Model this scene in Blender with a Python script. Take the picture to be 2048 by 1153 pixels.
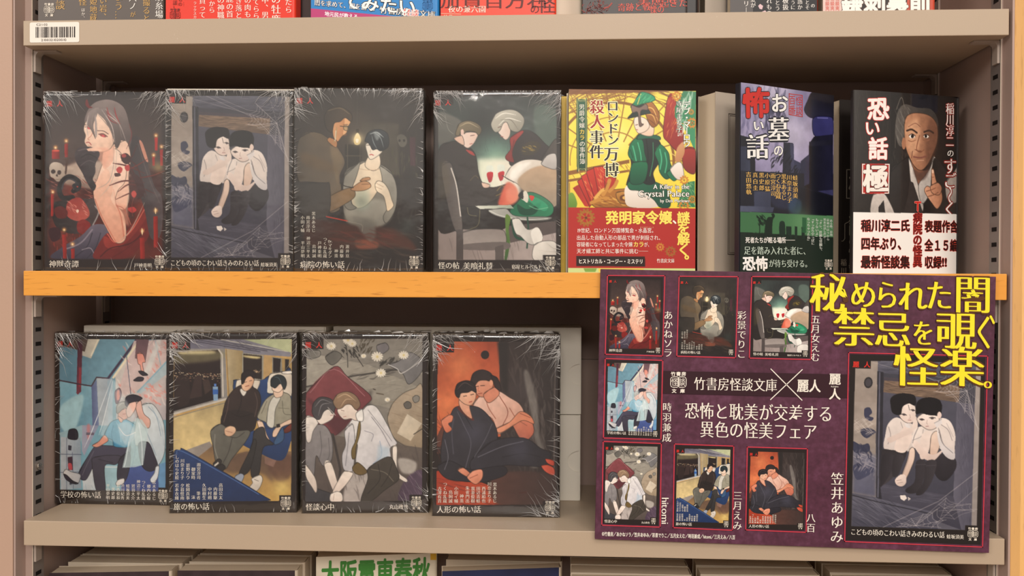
import bpy, bmesh, math, random
import numpy as np
from mathutils import Matrix, Vector
SC = bpy.context.scene
COL = SC.collection
for o in list(bpy.data.objects):
    bpy.data.objects.remove(o)
EYE = 1.25                                   # eye height above the floor; shelf heights below are given relative to it

# ---------------------------------------------------------------- camera
cam = bpy.data.cameras.new('camera')
cam.sensor_width = 36.0
cam.lens = 1700.0 / 2048.0 * 36.0
cam.clip_start = 0.01
camo = bpy.data.objects.new('camera', cam)
COL.objects.link(camo)
yw, pt, rl = 0.05087, -0.00822, -0.00366
cy, sy, cp, sp, cr, sr = math.cos(yw), math.sin(yw), math.cos(pt), math.sin(pt), math.cos(rl), math.sin(rl)
RM = np.array([[cy, -sy, 0], [sy, cy, 0], [0, 0, 1]]) @ np.array([[1, 0, 0], [0, cp, -sp], [0, sp, cp]]) @ np.array([[cr, 0, sr], [0, 1, 0], [-sr, 0, cr]])
M = Matrix.Identity(4)
for i in range(3):
    M[i][0] = RM[i, 0]; M[i][1] = RM[i, 2]; M[i][2] = -RM[i, 1]
M.translation = Vector((0.0437, -0.6798, EYE))
camo.matrix_world = M
SC.camera = camo

# ---------------------------------------------------------------- world, lamps, exposure
SC.view_settings.view_transform = 'Standard'
SC.view_settings.look = 'None'
SC.view_settings.gamma = 1.0
SC.view_settings.use_curve_mapping = False
SC.view_settings.exposure = -0.12
SC.cycles.transparent_max_bounces = 24
wd = bpy.data.worlds.new('shop_surroundings')
SC.world = wd
wd.use_nodes = True
nt = wd.node_tree
nt.nodes.clear()
wo = nt.nodes.new('ShaderNodeOutputWorld')
bg = nt.nodes.new('ShaderNodeBackground')
tc = nt.nodes.new('ShaderNodeTexCoord')
sx = nt.nodes.new('ShaderNodeSeparateXYZ')
rp = nt.nodes.new('ShaderNodeValToRGB')
nt.links.new(tc.outputs['Generated'], sx.inputs[0])
mp = nt.nodes.new('ShaderNodeMapRange')
mp.inputs['From Min'].default_value = -1
mp.inputs['From Max'].default_value = 1
nt.links.new(sx.outputs['Z'], mp.inputs['Value'])
nt.links.new(mp.outputs[0], rp.inputs[0])
nt.links.new(rp.outputs[0], bg.inputs['Color'])
nt.links.new(bg.outputs[0], wo.inputs['Surface'])
els = rp.color_ramp.elements
els[0].position = 0.0; els[0].color = (0.66, 0.55, 0.50, 1)
els[1].position = 1.0; els[1].color = (0.78, 0.72, 0.66, 1)
for p, c in ((0.40, (0.34, 0.28, 0.25, 1)), (0.535, (0.26, 0.21, 0.19, 1)), (0.558, (0.92, 0.85, 0.77, 1)), (0.68, (0.70, 0.65, 0.60, 1))):
    e = els.new(p); e.color = c
bg.inputs['Strength'].default_value = 0.8

def area(name, loc, target, size, power, col):
    l = bpy.data.lights.new(name, 'AREA')
    l.shape = 'RECTANGLE'; l.size, l.size_y = size; l.energy = power; l.color = col
    o = bpy.data.objects.new(name, l); COL.objects.link(o)
    o.location = loc
    d = Vector(target) - Vector(loc)
    o.rotation_euler = d.to_track_quat('-Z', 'Y').to_euler()
    return o
# ceiling lamps of the shop aisle, in front of the bookcase
area('ceiling_lamp', (-2.7, -3.2, 2.75), (0, 0, 1.2), (1.2, 0.7), 38.0, (1.0, 0.93, 0.87))
area('ceiling_lamp', (0.15, -3.8, 2.7), (0, 0, 1.2), (1.0, 0.7), 58.0, (1.0, 0.92, 0.85))
area('ceiling_lamp', (2.0, -3.5, 2.75), (0, 0, 1.2), (1.2, 0.7), 31.0, (1.0, 0.92, 0.84))
area('ceiling_lamp', (0.4, -1.7, 2.8), (0.1, 0, 1.2), (1.6, 0.6), 17.0, (1.0, 0.93, 0.86))

# ---------------------------------------------------------------- small helpers
def s2l(c):
    c = c / 255.0
    return c / 12.92 if c <= 0.04045 else ((c + 0.055) / 1.055) ** 2.4
def hexl(h):
    return tuple(s2l(int(h[i:i + 2], 16)) for i in (0, 2, 4))
def s2l_np(a):
    a = a / 255.0
    return np.where(a <= 0.04045, a / 12.92, ((a + 0.055) / 1.055) ** 2.4)

MATS = {}
def mat(name, col, rough=0.5, spec=0.5, metal=0.0, bump=None, vary=None, coat=0.0):
    if name in MATS: return MATS[name]
    m = bpy.data.materials.new(name); m.use_nodes = True
    n = m.node_tree; b = n.nodes['Principled BSDF']
    b.inputs['Base Color'].default_value = (*col, 1)
    b.inputs['Roughness'].default_value = rough
    b.inputs['Specular IOR Level'].default_value = spec
    b.inputs['Metallic'].default_value = metal
    b.inputs['Coat Weight'].default_value = coat
    t = n.nodes.new('ShaderNodeTexCoord')
    if vary:                                  # slow colour variation: (scale, amount)
        ns = n.nodes.new('ShaderNodeTexNoise'); ns.inputs['Scale'].default_value = vary[0]; ns.inputs['Detail'].default_value = 4
        n.links.new(t.outputs['Object'], ns.inputs['Vector'])
        mx = n.nodes.new('ShaderNodeMix'); mx.data_type = 'RGBA'
        a = 1 - vary[1]; z = 1 + vary[1]
        mx.inputs[6].default_value = (col[0] * a, col[1] * a, col[2] * a, 1)
        mx.inputs[7].default_value = (min(1, col[0] * z), min(1, col[1] * z), min(1, col[2] * z), 1)
        n.links.new(ns.outputs[0], mx.inputs[0]); n.links.new(mx.outputs[2], b.inputs['Base Color'])
    if bump:
        ns = n.nodes.new('ShaderNodeTexNoise'); ns.inputs['Scale'].default_value = bump[0]
        n.links.new(t.outputs['Object'], ns.inputs['Vector'])
        bp = n.nodes.new('ShaderNodeBump'); bp.inputs['Strength'].default_value = bump[1]; bp.inputs['Distance'].default_value = 0.001
        n.links.new(ns.outputs[0], bp.inputs['Height']); n.links.new(bp.outputs[0], b.inputs['Normal'])
    MATS[name] = m
    return m

def paint_metal(name, col):
    """enamelled steel with small pale scuffs"""
    m = mat(name, col, 0.42, 0.4, bump=(900, 0.06))
    n = m.node_tree; b = n.nodes['Principled BSDF']; t = n.nodes['Texture Coordinate']
    v = n.nodes.new('ShaderNodeTexVoronoi'); v.inputs['Scale'].default_value = 95
    ns = n.nodes.new('ShaderNodeTexNoise'); ns.inputs['Scale'].default_value = 160
    ad = n.nodes.new('ShaderNodeMixRGB'); ad.inputs[0].default_value = 0.03
    n.links.new(t.outputs['Object'], ad.inputs[1]); n.links.new(ns.outputs['Color'], ad.inputs[2])
    n.links.new(t.outputs['Object'], ns.inputs['Vector']); n.links.new(ad.outputs[0], v.inputs['Vector'])
    r = n.nodes.new('ShaderNodeValToRGB'); r.color_ramp.elements[0].position = 0.03; r.color_ramp.elements[0].color = (1, 1, 1, 1)
    r.color_ramp.elements[1].position = 0.075; r.color_ramp.elements[1].color = (0, 0, 0, 1)
    n.links.new(v.outputs['Distance'], r.inputs[0])
    n2 = n.nodes.new('ShaderNodeTexNoise'); n2.inputs['Scale'].default_value = 9; n.links.new(t.outputs['Object'], n2.inputs['Vector'])
    r2 = n.nodes.new('ShaderNodeValToRGB'); r2.color_ramp.elements[0].position = 0.55; r2.color_ramp.elements[1].position = 0.68
    n.links.new(n2.outputs[0], r2.inputs[0])
    mu = n.nodes.new('ShaderNodeMath'); mu.operation = 'MULTIPLY'; n.links.new(r.outputs[0], mu.inputs[0]); n.links.new(r2.outputs[0], mu.inputs[1])
    m3 = n.nodes.new('ShaderNodeMath'); m3.operation = 'MULTIPLY'; m3.inputs[1].default_value = 0.45; n.links.new(mu.outputs[0], m3.inputs[0])
    mx = n.nodes.new('ShaderNodeMix'); mx.data_type = 'RGBA'
    mx.inputs[6].default_value = (*col, 1); mx.inputs[7].default_value = (0.85, 0.78, 0.68, 1)
    n.links.new(m3.outputs[0], mx.inputs[0]); n.links.new(mx.outputs[2], b.inputs['Base Color'])
    return m

def wood(name, c1, c2, axis, fleck=0.55):
    """pale beech: stretched grain with short dark flecks; axis = grain direction 0/2"""
    m = mat(name, c1, 0.42, 0.35)
    n = m.node_tree; b = n.nodes['Principled BSDF']; t = n.nodes['Texture Coordinate']
    def stretched(s_along, s_across):
        mpn = n.nodes.new('ShaderNodeMapping')
        sc = [s_across] * 3; sc[axis] = s_along
        mpn.inputs['Scale'].default_value = sc
        n.links.new(t.outputs['Object'], mpn.inputs['Vector']); return mpn
    a = stretched(9, 110); g = n.nodes.new('ShaderNodeTexNoise'); g.inputs['Scale'].default_value = 1; g.inputs['Detail'].default_value = 6
    n.links.new(a.outputs[0], g.inputs['Vector'])
    mx = n.nodes.new('ShaderNodeMix'); mx.data_type = 'RGBA'
    mx.inputs[6].default_value = (*c1, 1); mx.inputs[7].default_value = (*c2, 1)
    n.links.new(g.outputs[0], mx.inputs[0])
    a2 = stretched(55, 620); f = n.nodes.new('ShaderNodeTexNoise'); f.inputs['Scale'].default_value = 1; f.inputs['Detail'].default_value = 2
    n.links.new(a2.outputs[0], f.inputs['Vector'])
    r = n.nodes.new('ShaderNodeValToRGB'); r.color_ramp.elements[0].position = 0.60; r.color_ramp.elements[1].position = 0.72
    n.links.new(f.outputs[0], r.inputs[0])
    mf = n.nodes.new('ShaderNodeMath'); mf.operation = 'MULTIPLY'; mf.inputs[1].default_value = fleck; n.links.new(r.outputs[0], mf.inputs[0])
    m2 = n.nodes.new('ShaderNodeMix'); m2.data_type = 'RGBA'
    m2.inputs[7].default_value = (c2[0] * 0.5, c2[1] * 0.42, c2[2] * 0.4, 1)
    n.links.new(mx.outputs[2], m2.inputs[6]); n.links.new(mf.outputs[0], m2.inputs[0]); n.links.new(m2.outputs[2], b.inputs['Base Color'])
    return m

def printed(name, rough, coat, spec=0.35):
    """printed paper: reads the ink colours of the artwork"""
    m = bpy.data.materials.new(name); m.use_nodes = True
    n = m.node_tree; b = n.nodes['Principled BSDF']
    a = n.nodes.new('ShaderNodeVertexColor'); a.layer_name = 'ink'
    n.links.new(a.outputs['Color'], b.inputs['Base Color'])
    b.inputs['Roughness'].default_value = rough
    b.inputs['Specular IOR Level'].default_value = spec
    b.inputs['Coat Weight'].default_value = coat; b.inputs['Coat Roughness'].default_value = 0.08
    return m

def film_mat():
    m = bpy.data.materials.new('shrink_film'); m.use_nodes = True
    n = m.node_tree; n.nodes.clear()
    out = n.nodes.new('ShaderNodeOutputMaterial')
    tr = n.nodes.new('ShaderNodeBsdfTransparent'); tr.inputs[0].default_value = (0.97, 0.97, 0.96, 1)
    gl = n.nodes.new('ShaderNodeBsdfGlossy'); gl.inputs['Roughness'].default_value = 0.07
    fr = n.nodes.new('ShaderNodeLayerWeight'); fr.inputs[0].default_value = 0.5
    pw = n.nodes.new('ShaderNodeMath'); pw.operation = 'POWER'; pw.inputs[1].default_value = 4.0
    mu = n.nodes.new('ShaderNodeMath'); mu.operation = 'MULTIPLY_ADD'; mu.inputs[1].default_value = 0.75; mu.inputs[2].default_value = 0.10; mu.use_clamp = True
    n.links.new(fr.outputs['Facing'], pw.inputs[0])
    t = n.nodes.new('ShaderNodeTexCoord')
    ns = n.nodes.new('ShaderNodeTexNoise'); ns.inputs['Scale'].default_value = 45; ns.inputs['Detail'].default_value = 3
    n.links.new(t.outputs['Object'], ns.inputs['Vector'])
    bp = n.nodes.new('ShaderNodeBump'); bp.inputs['Strength'].default_value = 0.35; bp.inputs['Distance'].default_value = 0.0006
    n.links.new(ns.outputs[0], bp.inputs['Height'])
    n.links.new(bp.outputs[0], gl.inputs['Normal'])
    mx = n.nodes.new('ShaderNodeMixShader')
    n.links.new(pw.outputs[0], mu.inputs[0]); n.links.new(mu.outputs[0], mx.inputs[0])
    n.links.new(tr.outputs[0], mx.inputs[1]); n.links.new(gl.outputs[0], mx.inputs[2]); n.links.new(mx.outputs[0], out.inputs[0])
    return m
def crease_mat():
    """folded film: several layers of clear plastic, so whiter and shinier"""
    m = bpy.data.materials.new('film_crease'); m.use_nodes = True
    n = m.node_tree; n.nodes.clear()
    out = n.nodes.new('ShaderNodeOutputMaterial')
    tr = n.nodes.new('ShaderNodeBsdfTransparent')
    gl = n.nodes.new('ShaderNodeBsdfGlossy'); gl.inputs['Roughness'].default_value = 0.22
    df = n.nodes.new('ShaderNodeBsdfDiffuse'); df.inputs[0].default_value = (0.8, 0.78, 0.75, 1)
    m1 = n.nodes.new('ShaderNodeMixShader'); m1.inputs[0].default_value = 0.42
    m2 = n.nodes.new('ShaderNodeMixShader'); m2.inputs[0].default_value = 0.5
    n.links.new(df.outputs[0], m1.inputs[1]); n.links.new(gl.outputs[0], m1.inputs[2])
    n.links.new(tr.outputs[0], m2.inputs[1]); n.links.new(m1.outputs[0], m2.inputs[2]); n.links.new(m2.outputs[0], out.inputs[0])
    return m

class MB:
    """collects boxes and prisms; build() links them as ONE mesh object"""
    def __init__(s): s.v = []; s.f = []; s.m = []
    def add(s, v, f, mi=0):
        k = len(s.v); s.v += [tuple(p) for p in v]; s.f += [[i + k for i in q] for q in f]; s.m += [mi] * len(f); return s
    def box(s, x0, x1, y0, y1, z0, z1, mi=0):
        v = [(x, y, z) for z in (z0, z1) for y in (y0, y1) for x in (x0, x1)]
        return s.add(v, [[0, 2, 3, 1], [4, 5, 7, 6], [0, 1, 5, 4], [2, 6, 7, 3], [0, 4, 6, 2], [1, 3, 7, 5]], mi)
    def prism(s, pts, axis, a0, a1, mi=0):
        """outline pts (2D) extruded along an axis"""
        def P(p, a):
            return {0: (a, p[0], p[1]), 1: (p[0], a, p[1]), 2: (p[0], p[1], a)}[axis]
        n = len(pts)
        v = [P(p, a0) for p in pts] + [P(p, a1) for p in pts]
        f = [list(range(n))[::-1], list(range(n, 2 * n))] + [[i, (i + 1) % n, n + (i + 1) % n, n + i] for i in range(n)]
        return s.add(v, f, mi)
    def build(s, name, mats, parent=None, bevel=0.0, smooth=False):
        me = bpy.data.meshes.new(name); me.from_pydata(s.v, [], s.f)
        for q in (mats if isinstance(mats, (list, tuple)) else [mats]): me.materials.append(q)
        me.polygons.foreach_set('material_index', s.m)
        bm = bmesh.new(); bm.from_mesh(me)
        bmesh.ops.recalc_face_normals(bm, faces=bm.faces)
        if bevel:
            bmesh.ops.bevel(bm, geom=[e for e in bm.edges if len(e.link_faces) == 2 and e.calc_face_angle(0) > 0.6], offset=bevel, segments=2, affect='EDGES', profile=0.6)
        bm.to_mesh(me); bm.free()
        if smooth: me.polygons.foreach_set('use_smooth', [True] * len(me.polygons))
        o = bpy.data.objects.new(name, me); COL.objects.link(o)
        if parent: o.parent = parent
        return o
def thing(name, label, cat, loc=(0, 0, 0), rot=(0, 0, 0), group=None):
    o = bpy.data.objects.new(name, None); COL.objects.link(o)
    o.empty_display_size = 0.02
    o.location = (loc[0], loc[1], loc[2] + EYE); o.rotation_euler = rot
    return tag(o, label, cat, group)
def tag(o, label, cat, group=None):
    o['label'] = label; o['category'] = cat
    if group: o['group'] = group
    return o

# ---------------------------------------------------------------- materials
BEIGE = paint_metal('beige_enamel', hexl('b39f88'))
BEIGE_FLAT = mat('beige_panel', hexl('ac958a'), 0.5, 0.35, bump=(600, 0.05))
PINKISH = mat('beige_post_enamel', hexl('b99a86'), 0.45, 0.35, bump=(500, 0.08))
STEEL = mat('grey_zinc', hexl('8a817c'), 0.4, 0.5, 0.25)
BRKT = mat('bracket_zinc', hexl('b4a69a'), 0.4, 0.5, 0.1)
EDGE = mat('rail_edge_lit_tone', hexl('d8c8b4'), 0.35, 0.5)  # paler than the rail: light on its front edge put into the colour
DARK = mat('slot_dark', hexl('1c1716'), 0.8, 0.2)
BEECH = wood('beech_edge', hexl('eba64a'), hexl('dc9234'), 0)
BEECH_V = wood('beech_panel', hexl('f0c080'), hexl('e6b06a'), 2, 0.3)
PAPER = mat('page_paper', hexl('dccbb2'), 0.85, 0.1, vary=(40, 0.05))
WHITE_CARD = mat('white_card', hexl('e2dacb'), 0.6, 0.3, vary=(25, 0.03))
GREY_CARD = mat('grey_card', hexl('b7aa9b'), 0.6, 0.3)
CHROME = mat('screw_steel', hexl('b8aea2'), 0.25, 0.5, 0.9)
PRINT = printed('printed_cover', 0.45, 0.0)
PRINT_GLOSS = printed('glossy_printed_cover', 0.3, 0.6, 0.4)
PRINT_MATT = printed('matt_printed_board', 0.6, 0.0, 0.25)
FILM = film_mat()
CREASE = crease_mat()
# ---------------------------------------------------------------- floor and wall behind
fl = MB().box(-3, 3, -3.5, 0.5, -0.05, 0).build('floor', mat('floor_tile', hexl('a8978a'), 0.5, 0.4, vary=(3, 0.08))); fl['kind'] = 'structure'
wl = MB().box(-3, 3, 0.35, 0.45, 0, 2.8).build('wall_back', mat('wall_paint', hexl('cfc4b4'), 0.8, 0.2, vary=(2, 0.03))); wl['kind'] = 'structure'

# ---------------------------------------------------------------- the bookcase
XL, XR, XW, ZT, ZM, ZL, ZB = -0.4015, 0.3968, 0.395, 0.2129, 0.00702, -0.19975, -0.405
TH = 0.0205
bc = thing('bookcase', 'beige steel bookcase frame with slotted rails between pale wooden right end and pinkish left post', 'bookcase', (0, 0, -EYE))
def B(m, *a): return m.box(a[0], a[1], a[2], a[3], a[4] + EYE, a[5] + EYE, *a[6:])
zlo, zhi = -EYE, 0.85
B(MB(), XL - 0.0014, XL, 0.0, 0.162, zlo, zhi).build('side_panel', BEIGE_FLAT, bc)
B(MB(), XR, XR + 0.0016, -0.0005, 0.162, zlo, zhi).build('side_panel', BEIGE_FLAT, bc)
B(MB(), XL, XR, 0.158, 0.162, -0.0765, zhi).build('back_panel', BEIGE_FLAT, bc)
B(MB(), XL, XR, 0.156, 0.162, zlo, -0.0768).build('back_panel', BEIGE_FLAT, bc, 0.0008)
ep = MB().prism([(XR + 0.0018, 0.165), (XR + 0.0018, 0.0), (XR + 0.0066, -0.0052), (XR + 0.04, -0.0052), (XR + 0.04, 0.165)], 2, 0, zhi + EYE).build('wooden_end_panel', BEECH_V, bc, 0.0004)
ep['label'] = 'pale beech end panel'
B(MB(), XL, XR, -0.005, 0.158, zlo, zlo + 0.06).build('plinth', BEIGE, bc)
B(MB(), XL, XR, -0.005, 0.158, zhi - 0.02, zhi).build('top_panel', BEIGE, bc)
# slotted upright rails, two a side
for sgn in (-1, 1):
    for ya, yb, nm in ((0.0135, 0.0285, 'slotted_rail'), (0.124, 0.139, 'slotted_rail')):
        m = MB()
        xi = sgn * XW; xw = XL if sgn < 0 else XR; xe = sgn * (XW + 0.0006)
        m.box(min(xw, xe), max(xw, xe), ya, yb, zlo + EYE + 0.06, zhi + EYE - 0.02, 2)
        m.box(min(xe, xi), max(xe, xi), ya, yb, zlo + EYE + 0.06, zhi + EYE - 0.02)
        m.box(min(xe, xi), max(xe, xi), ya - 0.0003, ya, zlo + EYE + 0.06, zhi + EYE - 0.02, 3)  # thin strip painted pale as the lit front edge
        z = 0.1648 - 0.0122 * 46
        xo = sgn * (XW - 0.00015)
        while z < zhi - 0.05:
            if -0.5 < z < 0.32:
                m.box(min(xi, xo), max(xi, xo), ya + 0.0036, ya + 0.0112, z - 0.0017 + EYE, z + 0.0017 + EYE, 1)
            z += 0.0122
        r = m.build(nm, [STEEL, DARK, BEIGE_FLAT, EDGE], bc)
m = MB()
sc = [(0.0032 * math.cos(a * math.pi / 8), 0.0032 * math.sin(a * math.pi / 8)) for a in range(16)]
m.prism([(0.021 + p[0], -0.159 + EYE + p[1]) for p in sc], 0, -XW, -XW + 0.0016)
m.box(-XW + 0.0016, -XW + 0.0018, 0.0186, 0.0234, -0.1594 + EYE, -0.1586 + EYE, 1)
m.build('screw', [CHROME, DARK], bc, 0.0003)
pp = B(MB(), XL - 0.09, XL - 0.002, -0.0005, 0.16, zlo, zhi).build('bookcase_post', PINKISH, None, 0.0008)
tag(pp, 'pinkish beige steel post of the next bay at the far left', 'post')

# ---------------------------------------------------------------- shelf boards on angle brackets
def board(z, front, label):
    b = thing('shelf_board', label, 'shelf', (0, 0.0, z - TH))
    m = MB()
    if front:
        m.box(-0.3945, 0.3945, 0.0081, 0.154, 0.0, TH)
        MB().box(-0.3945, 0.3945, 0, 0.008, 0, TH).build('wooden_edge', BEECH, b, 0.0006)
    else:
        m.box(-0.3945, 0.3945, 0, 0.154, 0, TH)
    m.build('board', BEIGE, b, 0.0006)
    for sgn in (-1, 1):
        for ya in (0.0138, 0.1242):
            k = MB()
            L, t, h = 0.020, 0.0012, 0.018
            x0 = sgn * (XW - 0.0004); zb = -0.0002
            pr = [(x0, zb), (x0, zb - h), (x0 - sgn * t * 1.6, zb - h)]
            rr = 0.004
            cx, cz = x0 - sgn * (t * 1.6 + rr), zb - t - rr
            for a in range(0, 7):
                an = a / 6 * math.pi / 2
                pr.append((cx + sgn * rr * math.cos(an), cz + rr * math.sin(an)))
            pr += [(x0 - sgn * L, zb - t), (x0 - sgn * L, zb)]
            k.prism(pr, 1, ya, ya + 0.008)
            k.build('bracket', BRKT, b)
    return b
board(ZT, 0, 'beige steel shelf board carrying the barcode sticker, topmost in the photo')
board(ZM, 1, 'middle shelf board with a beech wood front edge behind the fair poster')
board(ZL, 0, 'beige steel shelf board under the four lower film-wrapped book packs')
board(ZB, 0, 'beige steel shelf board under the bottom row of books, mostly below the frame')
# ---------------------------------------------------------------- cover artwork: a small painter
def homog(q):
    """canvas quad (TL, TR, BR, BL) -> unit square u right, v down"""
    A = []; b = []
    for (x, y), (u, v) in zip(q, ((0, 0), (1, 0), (1, 1), (0, 1))):
        A.append([x, y, 1, 0, 0, 0, -u * x, -u * y]); b.append(u)
        A.append([0, 0, 0, x, y, 1, -v * x, -v * y]); b.append(v)
    return np.append(np.linalg.solve(np.array(A, float), np.array(b, float)), 1).reshape(3, 3)
def hmap(H, p):
    p = np.asarray(p, float)
    d = p[..., 0] * H[2, 0] + p[..., 1] * H[2, 1] + H[2, 2]
    return np.stack([(p[..., 0] * H[0, 0] + p[..., 1] * H[0, 1] + H[0, 2]) / d, (p[..., 0] * H[1, 0] + p[..., 1] * H[1, 1] + H[1, 2]) / d], -1)
def rgb(h): return np.array([int(h[i:i + 2], 16) for i in (0, 2, 4)], float)
def spline(p, closed, k=6):
    p = np.asarray(p, float); n = len(p)
    if n < 3: return p
    if closed: q = np.vstack([p[-1], p, p[0], p[1]]); m = n
    else: q = np.vstack([2 * p[0] - p[1], p, 2 * p[-1] - p[-2]]); m = n - 1
    out = []
    for i in range(m):
        a, b, c, d = q[i:i + 4]
        for t in np.arange(k) / k:
            out.append(0.5 * (2 * b + (c - a) * t + (2 * a - 5 * b + 4 * c - d) * t * t + (3 * b - 3 * c + d - a) * t ** 3))
    if not closed: out.append(p[-1])
    return np.array(out)
def blur(a, r):
    r = int(r)
    if r < 1: return a
    for ax in (0, 1):
        for _ in range(2):
            c = np.cumsum(np.pad(a, [(r + 1, r) if i == ax else (0, 0) for i in (0, 1)], mode='edge'), axis=ax)
            n = a.shape[ax]
            a = (np.take(c, range(2 * r + 1, 2 * r + 1 + n), ax) - np.take(c, range(0, n), ax)) / (2 * r + 1)
    return a
def smooth_noise(h, w, cells, rng):
    o = np.zeros((h, w)); amp = 1.0; tot = 0
    for k in range(4):
        c = max(2, int(cells * 2 ** k)); cw = max(2, int(c * w / h))
        g = rng.random((c + 1, cw + 1))
        y = np.linspace(0, c - 1e-6, h); x = np.linspace(0, cw - 1e-6, w)
        yi = y.astype(int); xi = x.astype(int); fy = (y - yi)[:, None]; fx = (x - xi)[None]
        fy = fy * fy * (3 - 2 * fy); fx = fx * fx * (3 - 2 * fx)
        a = g[yi][:, xi]; b = g[yi][:, xi + 1]; c2 = g[yi + 1][:, xi]; d = g[yi + 1][:, xi + 1]
        o += amp * ((a * (1 - fx) + b * fx) * (1 - fy) + (c2 * (1 - fx) + d * fx) * fy); tot += amp; amp *= 0.5
    return o / tot
class Art:
    def __init__(s, quad, gx, gy, base='000000', seed=1, k=2):
        s.H = homog(quad); s.gx, s.gy = gx, gy; s.K = k
        s.W, s.Hh = k * gx, k * gy
        s.img = np.zeros((s.Hh, s.W, 3)) + rgb(base)
        s.rng = np.random.default_rng(seed)
        p0 = s.P([(quad[0][0], quad[0][1])])[0]; s.sc = s.W / (quad[1][0] - quad[0][0])
    def P(s, p): return hmap(s.H, p) * [s.W, s.Hh]
    def comp(s, x0, y0, mask, c, c2=None, ang=0, alpha=1.0):
        h, w = mask.shape
        X0, Y0 = max(0, x0), max(0, y0); X1, Y1 = min(s.W, x0 + w), min(s.Hh, y0 + h)
        if X1 <= X0 or Y1 <= Y0: return
        mk = mask[Y0 - y0:Y1 - y0, X0 - x0:X1 - x0, None] * alpha
        if c2 is None: col = c
        else:
            a = math.radians(ang); dx, dy = math.cos(a), math.sin(a)
            yy, xx = np.mgrid[Y0:Y1, X0:X1]
            t = (xx - x0) * dx + (yy - y0) * dy
            cs = [0, w * dx, h * dy, w * dx + h * dy]; t = np.clip((t - min(cs)) / (max(cs) - min(cs) + 1e-9), 0, 1)[..., None]
            col = c * (1 - t) + c2 * t
        r = s.img[Y0:Y1, X0:X1]
        s.img[Y0:Y1, X0:X1] = r * (1 - mk) + col * mk
    def mask(s, p, feather=0):
        pad = int(feather * 2) + 2
        x0 = int(max(-pad, math.floor(p[:, 0].min()) - pad)); y0 = int(max(-pad, math.floor(p[:, 1].min()) - pad))
        x1 = int(min(s.W + pad, math.ceil(p[:, 0].max()) + pad)); y1 = int(min(s.Hh + pad, math.ceil(p[:, 1].max()) + pad))
        if x1 <= x0 or y1 <= y0: return 0, 0, np.zeros((1, 1))
        m = np.zeros((y1 - y0, x1 - x0), bool); xs = np.arange(x0, x1) + 0.5
        q = np.roll(p, -1, 0)
        for (ax, ay), (bx, by) in zip(p, q):
            if ay > by: ax, ay, bx, by = bx, by, ax, ay
            r0 = max(y0, math.ceil(ay - 0.5)); r1 = min(y1, math.ceil(by - 0.5))
            if r1 <= r0: continue
            yc = np.arange(r0, r1) + 0.5
            xc = ax + (yc - ay) / (by - ay) * (bx - ax)
            m[r0 - y0:r1 - y0] ^= xs[None] >= xc[:, None]
        return x0, y0, blur(m.astype(float), round(feather))
    def fill(s, pts, c, c2=None, ang=0, smooth=False, feather=0, alpha=1.0):
        p = s.P(spline(pts, True) if smooth else pts)
        x0, y0, m = s.mask(p, feather * s.sc)
        s.comp(x0, y0, m, c, c2, ang, alpha)
    def line(s, pts, c, w, smooth=True, taper=False, alpha=1.0):
        p = s.P(spline(pts, False, 5) if smooth else pts); w = max(w * s.sc, 0.9)
        pad = int(w) + 2
        x0, y0 = int(p[:, 0].min()) - pad, int(p[:, 1].min()) - pad; x1, y1 = int(p[:, 0].max()) + pad, int(p[:, 1].max()) + pad
        x0, y0, x1, y1 = max(x0, -9), max(y0, -9), min(x1, s.W + 9), min(y1, s.Hh + 9)
        if x1 <= x0 or y1 <= y0: return
        m = np.zeros((y1 - y0, x1 - x0)); n = len(p) - 1
        for i in range(n):
            a, b = p[i], p[i + 1]; ww = w
            if taper: ww = max(0.5, w * math.sin(math.pi * (0.12 + 0.8 * (i + 0.5) / n)))
            u0, v0 = int(min(a[0], b[0]) - ww) - 1 - x0, int(min(a[1], b[1]) - ww) - 1 - y0
            u1, v1 = int(max(a[0], b[0]) + ww) + 3 - x0, int(max(a[1], b[1]) + ww) + 3 - y0
            u0, v0 = max(0, u0), max(0, v0)
            if u1 <= u0 or v1 <= v0: continue
            sub = m[v0:v1, u0:u1]
            if sub.size == 0: continue
            yy, xx = np.mgrid[v0:v0 + sub.shape[0], u0:u0 + sub.shape[1]]
            xx = xx + x0 + 0.5; yy = yy + y0 + 0.5
            d = b - a; L = d @ d + 1e-9
            t = np.clip(((xx - a[0]) * d[0] + (yy - a[1]) * d[1]) / L, 0, 1)
            ds = np.hypot(xx - a[0] - t * d[0], yy - a[1] - t * d[1])
            np.maximum(sub, np.clip(ww / 2 - ds + 0.5, 0, 1), out=sub)
        s.comp(x0, y0, m, c, None, 0, alpha)
    def glow(s, x, y, r, c, alpha):
        px, py = s.P([(x, y)])[0]; R = r * s.sc
        x0, y0 = int(px - 2 * R), int(py - 2 * R); n = int(4 * R) + 1
        yy, xx = np.mgrid[y0:y0 + n, x0:x0 + n]
        s.comp(x0, y0, np.exp(-((xx - px) ** 2 + (yy - py) ** 2) / (0.7 * R * R)), c, None, 0, alpha)
    def grain(s, cells, amt, pts=None):
        m = (smooth_noise(s.Hh, s.W, cells, s.rng) - 0.5) * 2 * amt
        if pts is not None:
            x0, y0, k = s.mask(s.P(pts), 2); f = np.zeros((s.Hh, s.W))
            X0, Y0 = max(0, x0), max(0, y0); X1, Y1 = min(s.W, x0 + k.shape[1]), min(s.Hh, y0 + k.shape[0])
            f[Y0:Y1, X0:X1] = k[Y0 - y0:Y1 - y0, X0 - x0:X1 - x0]; m = m * f
        s.img = np.clip(s.img * (1 + m[..., None]), 0, 255)
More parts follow.
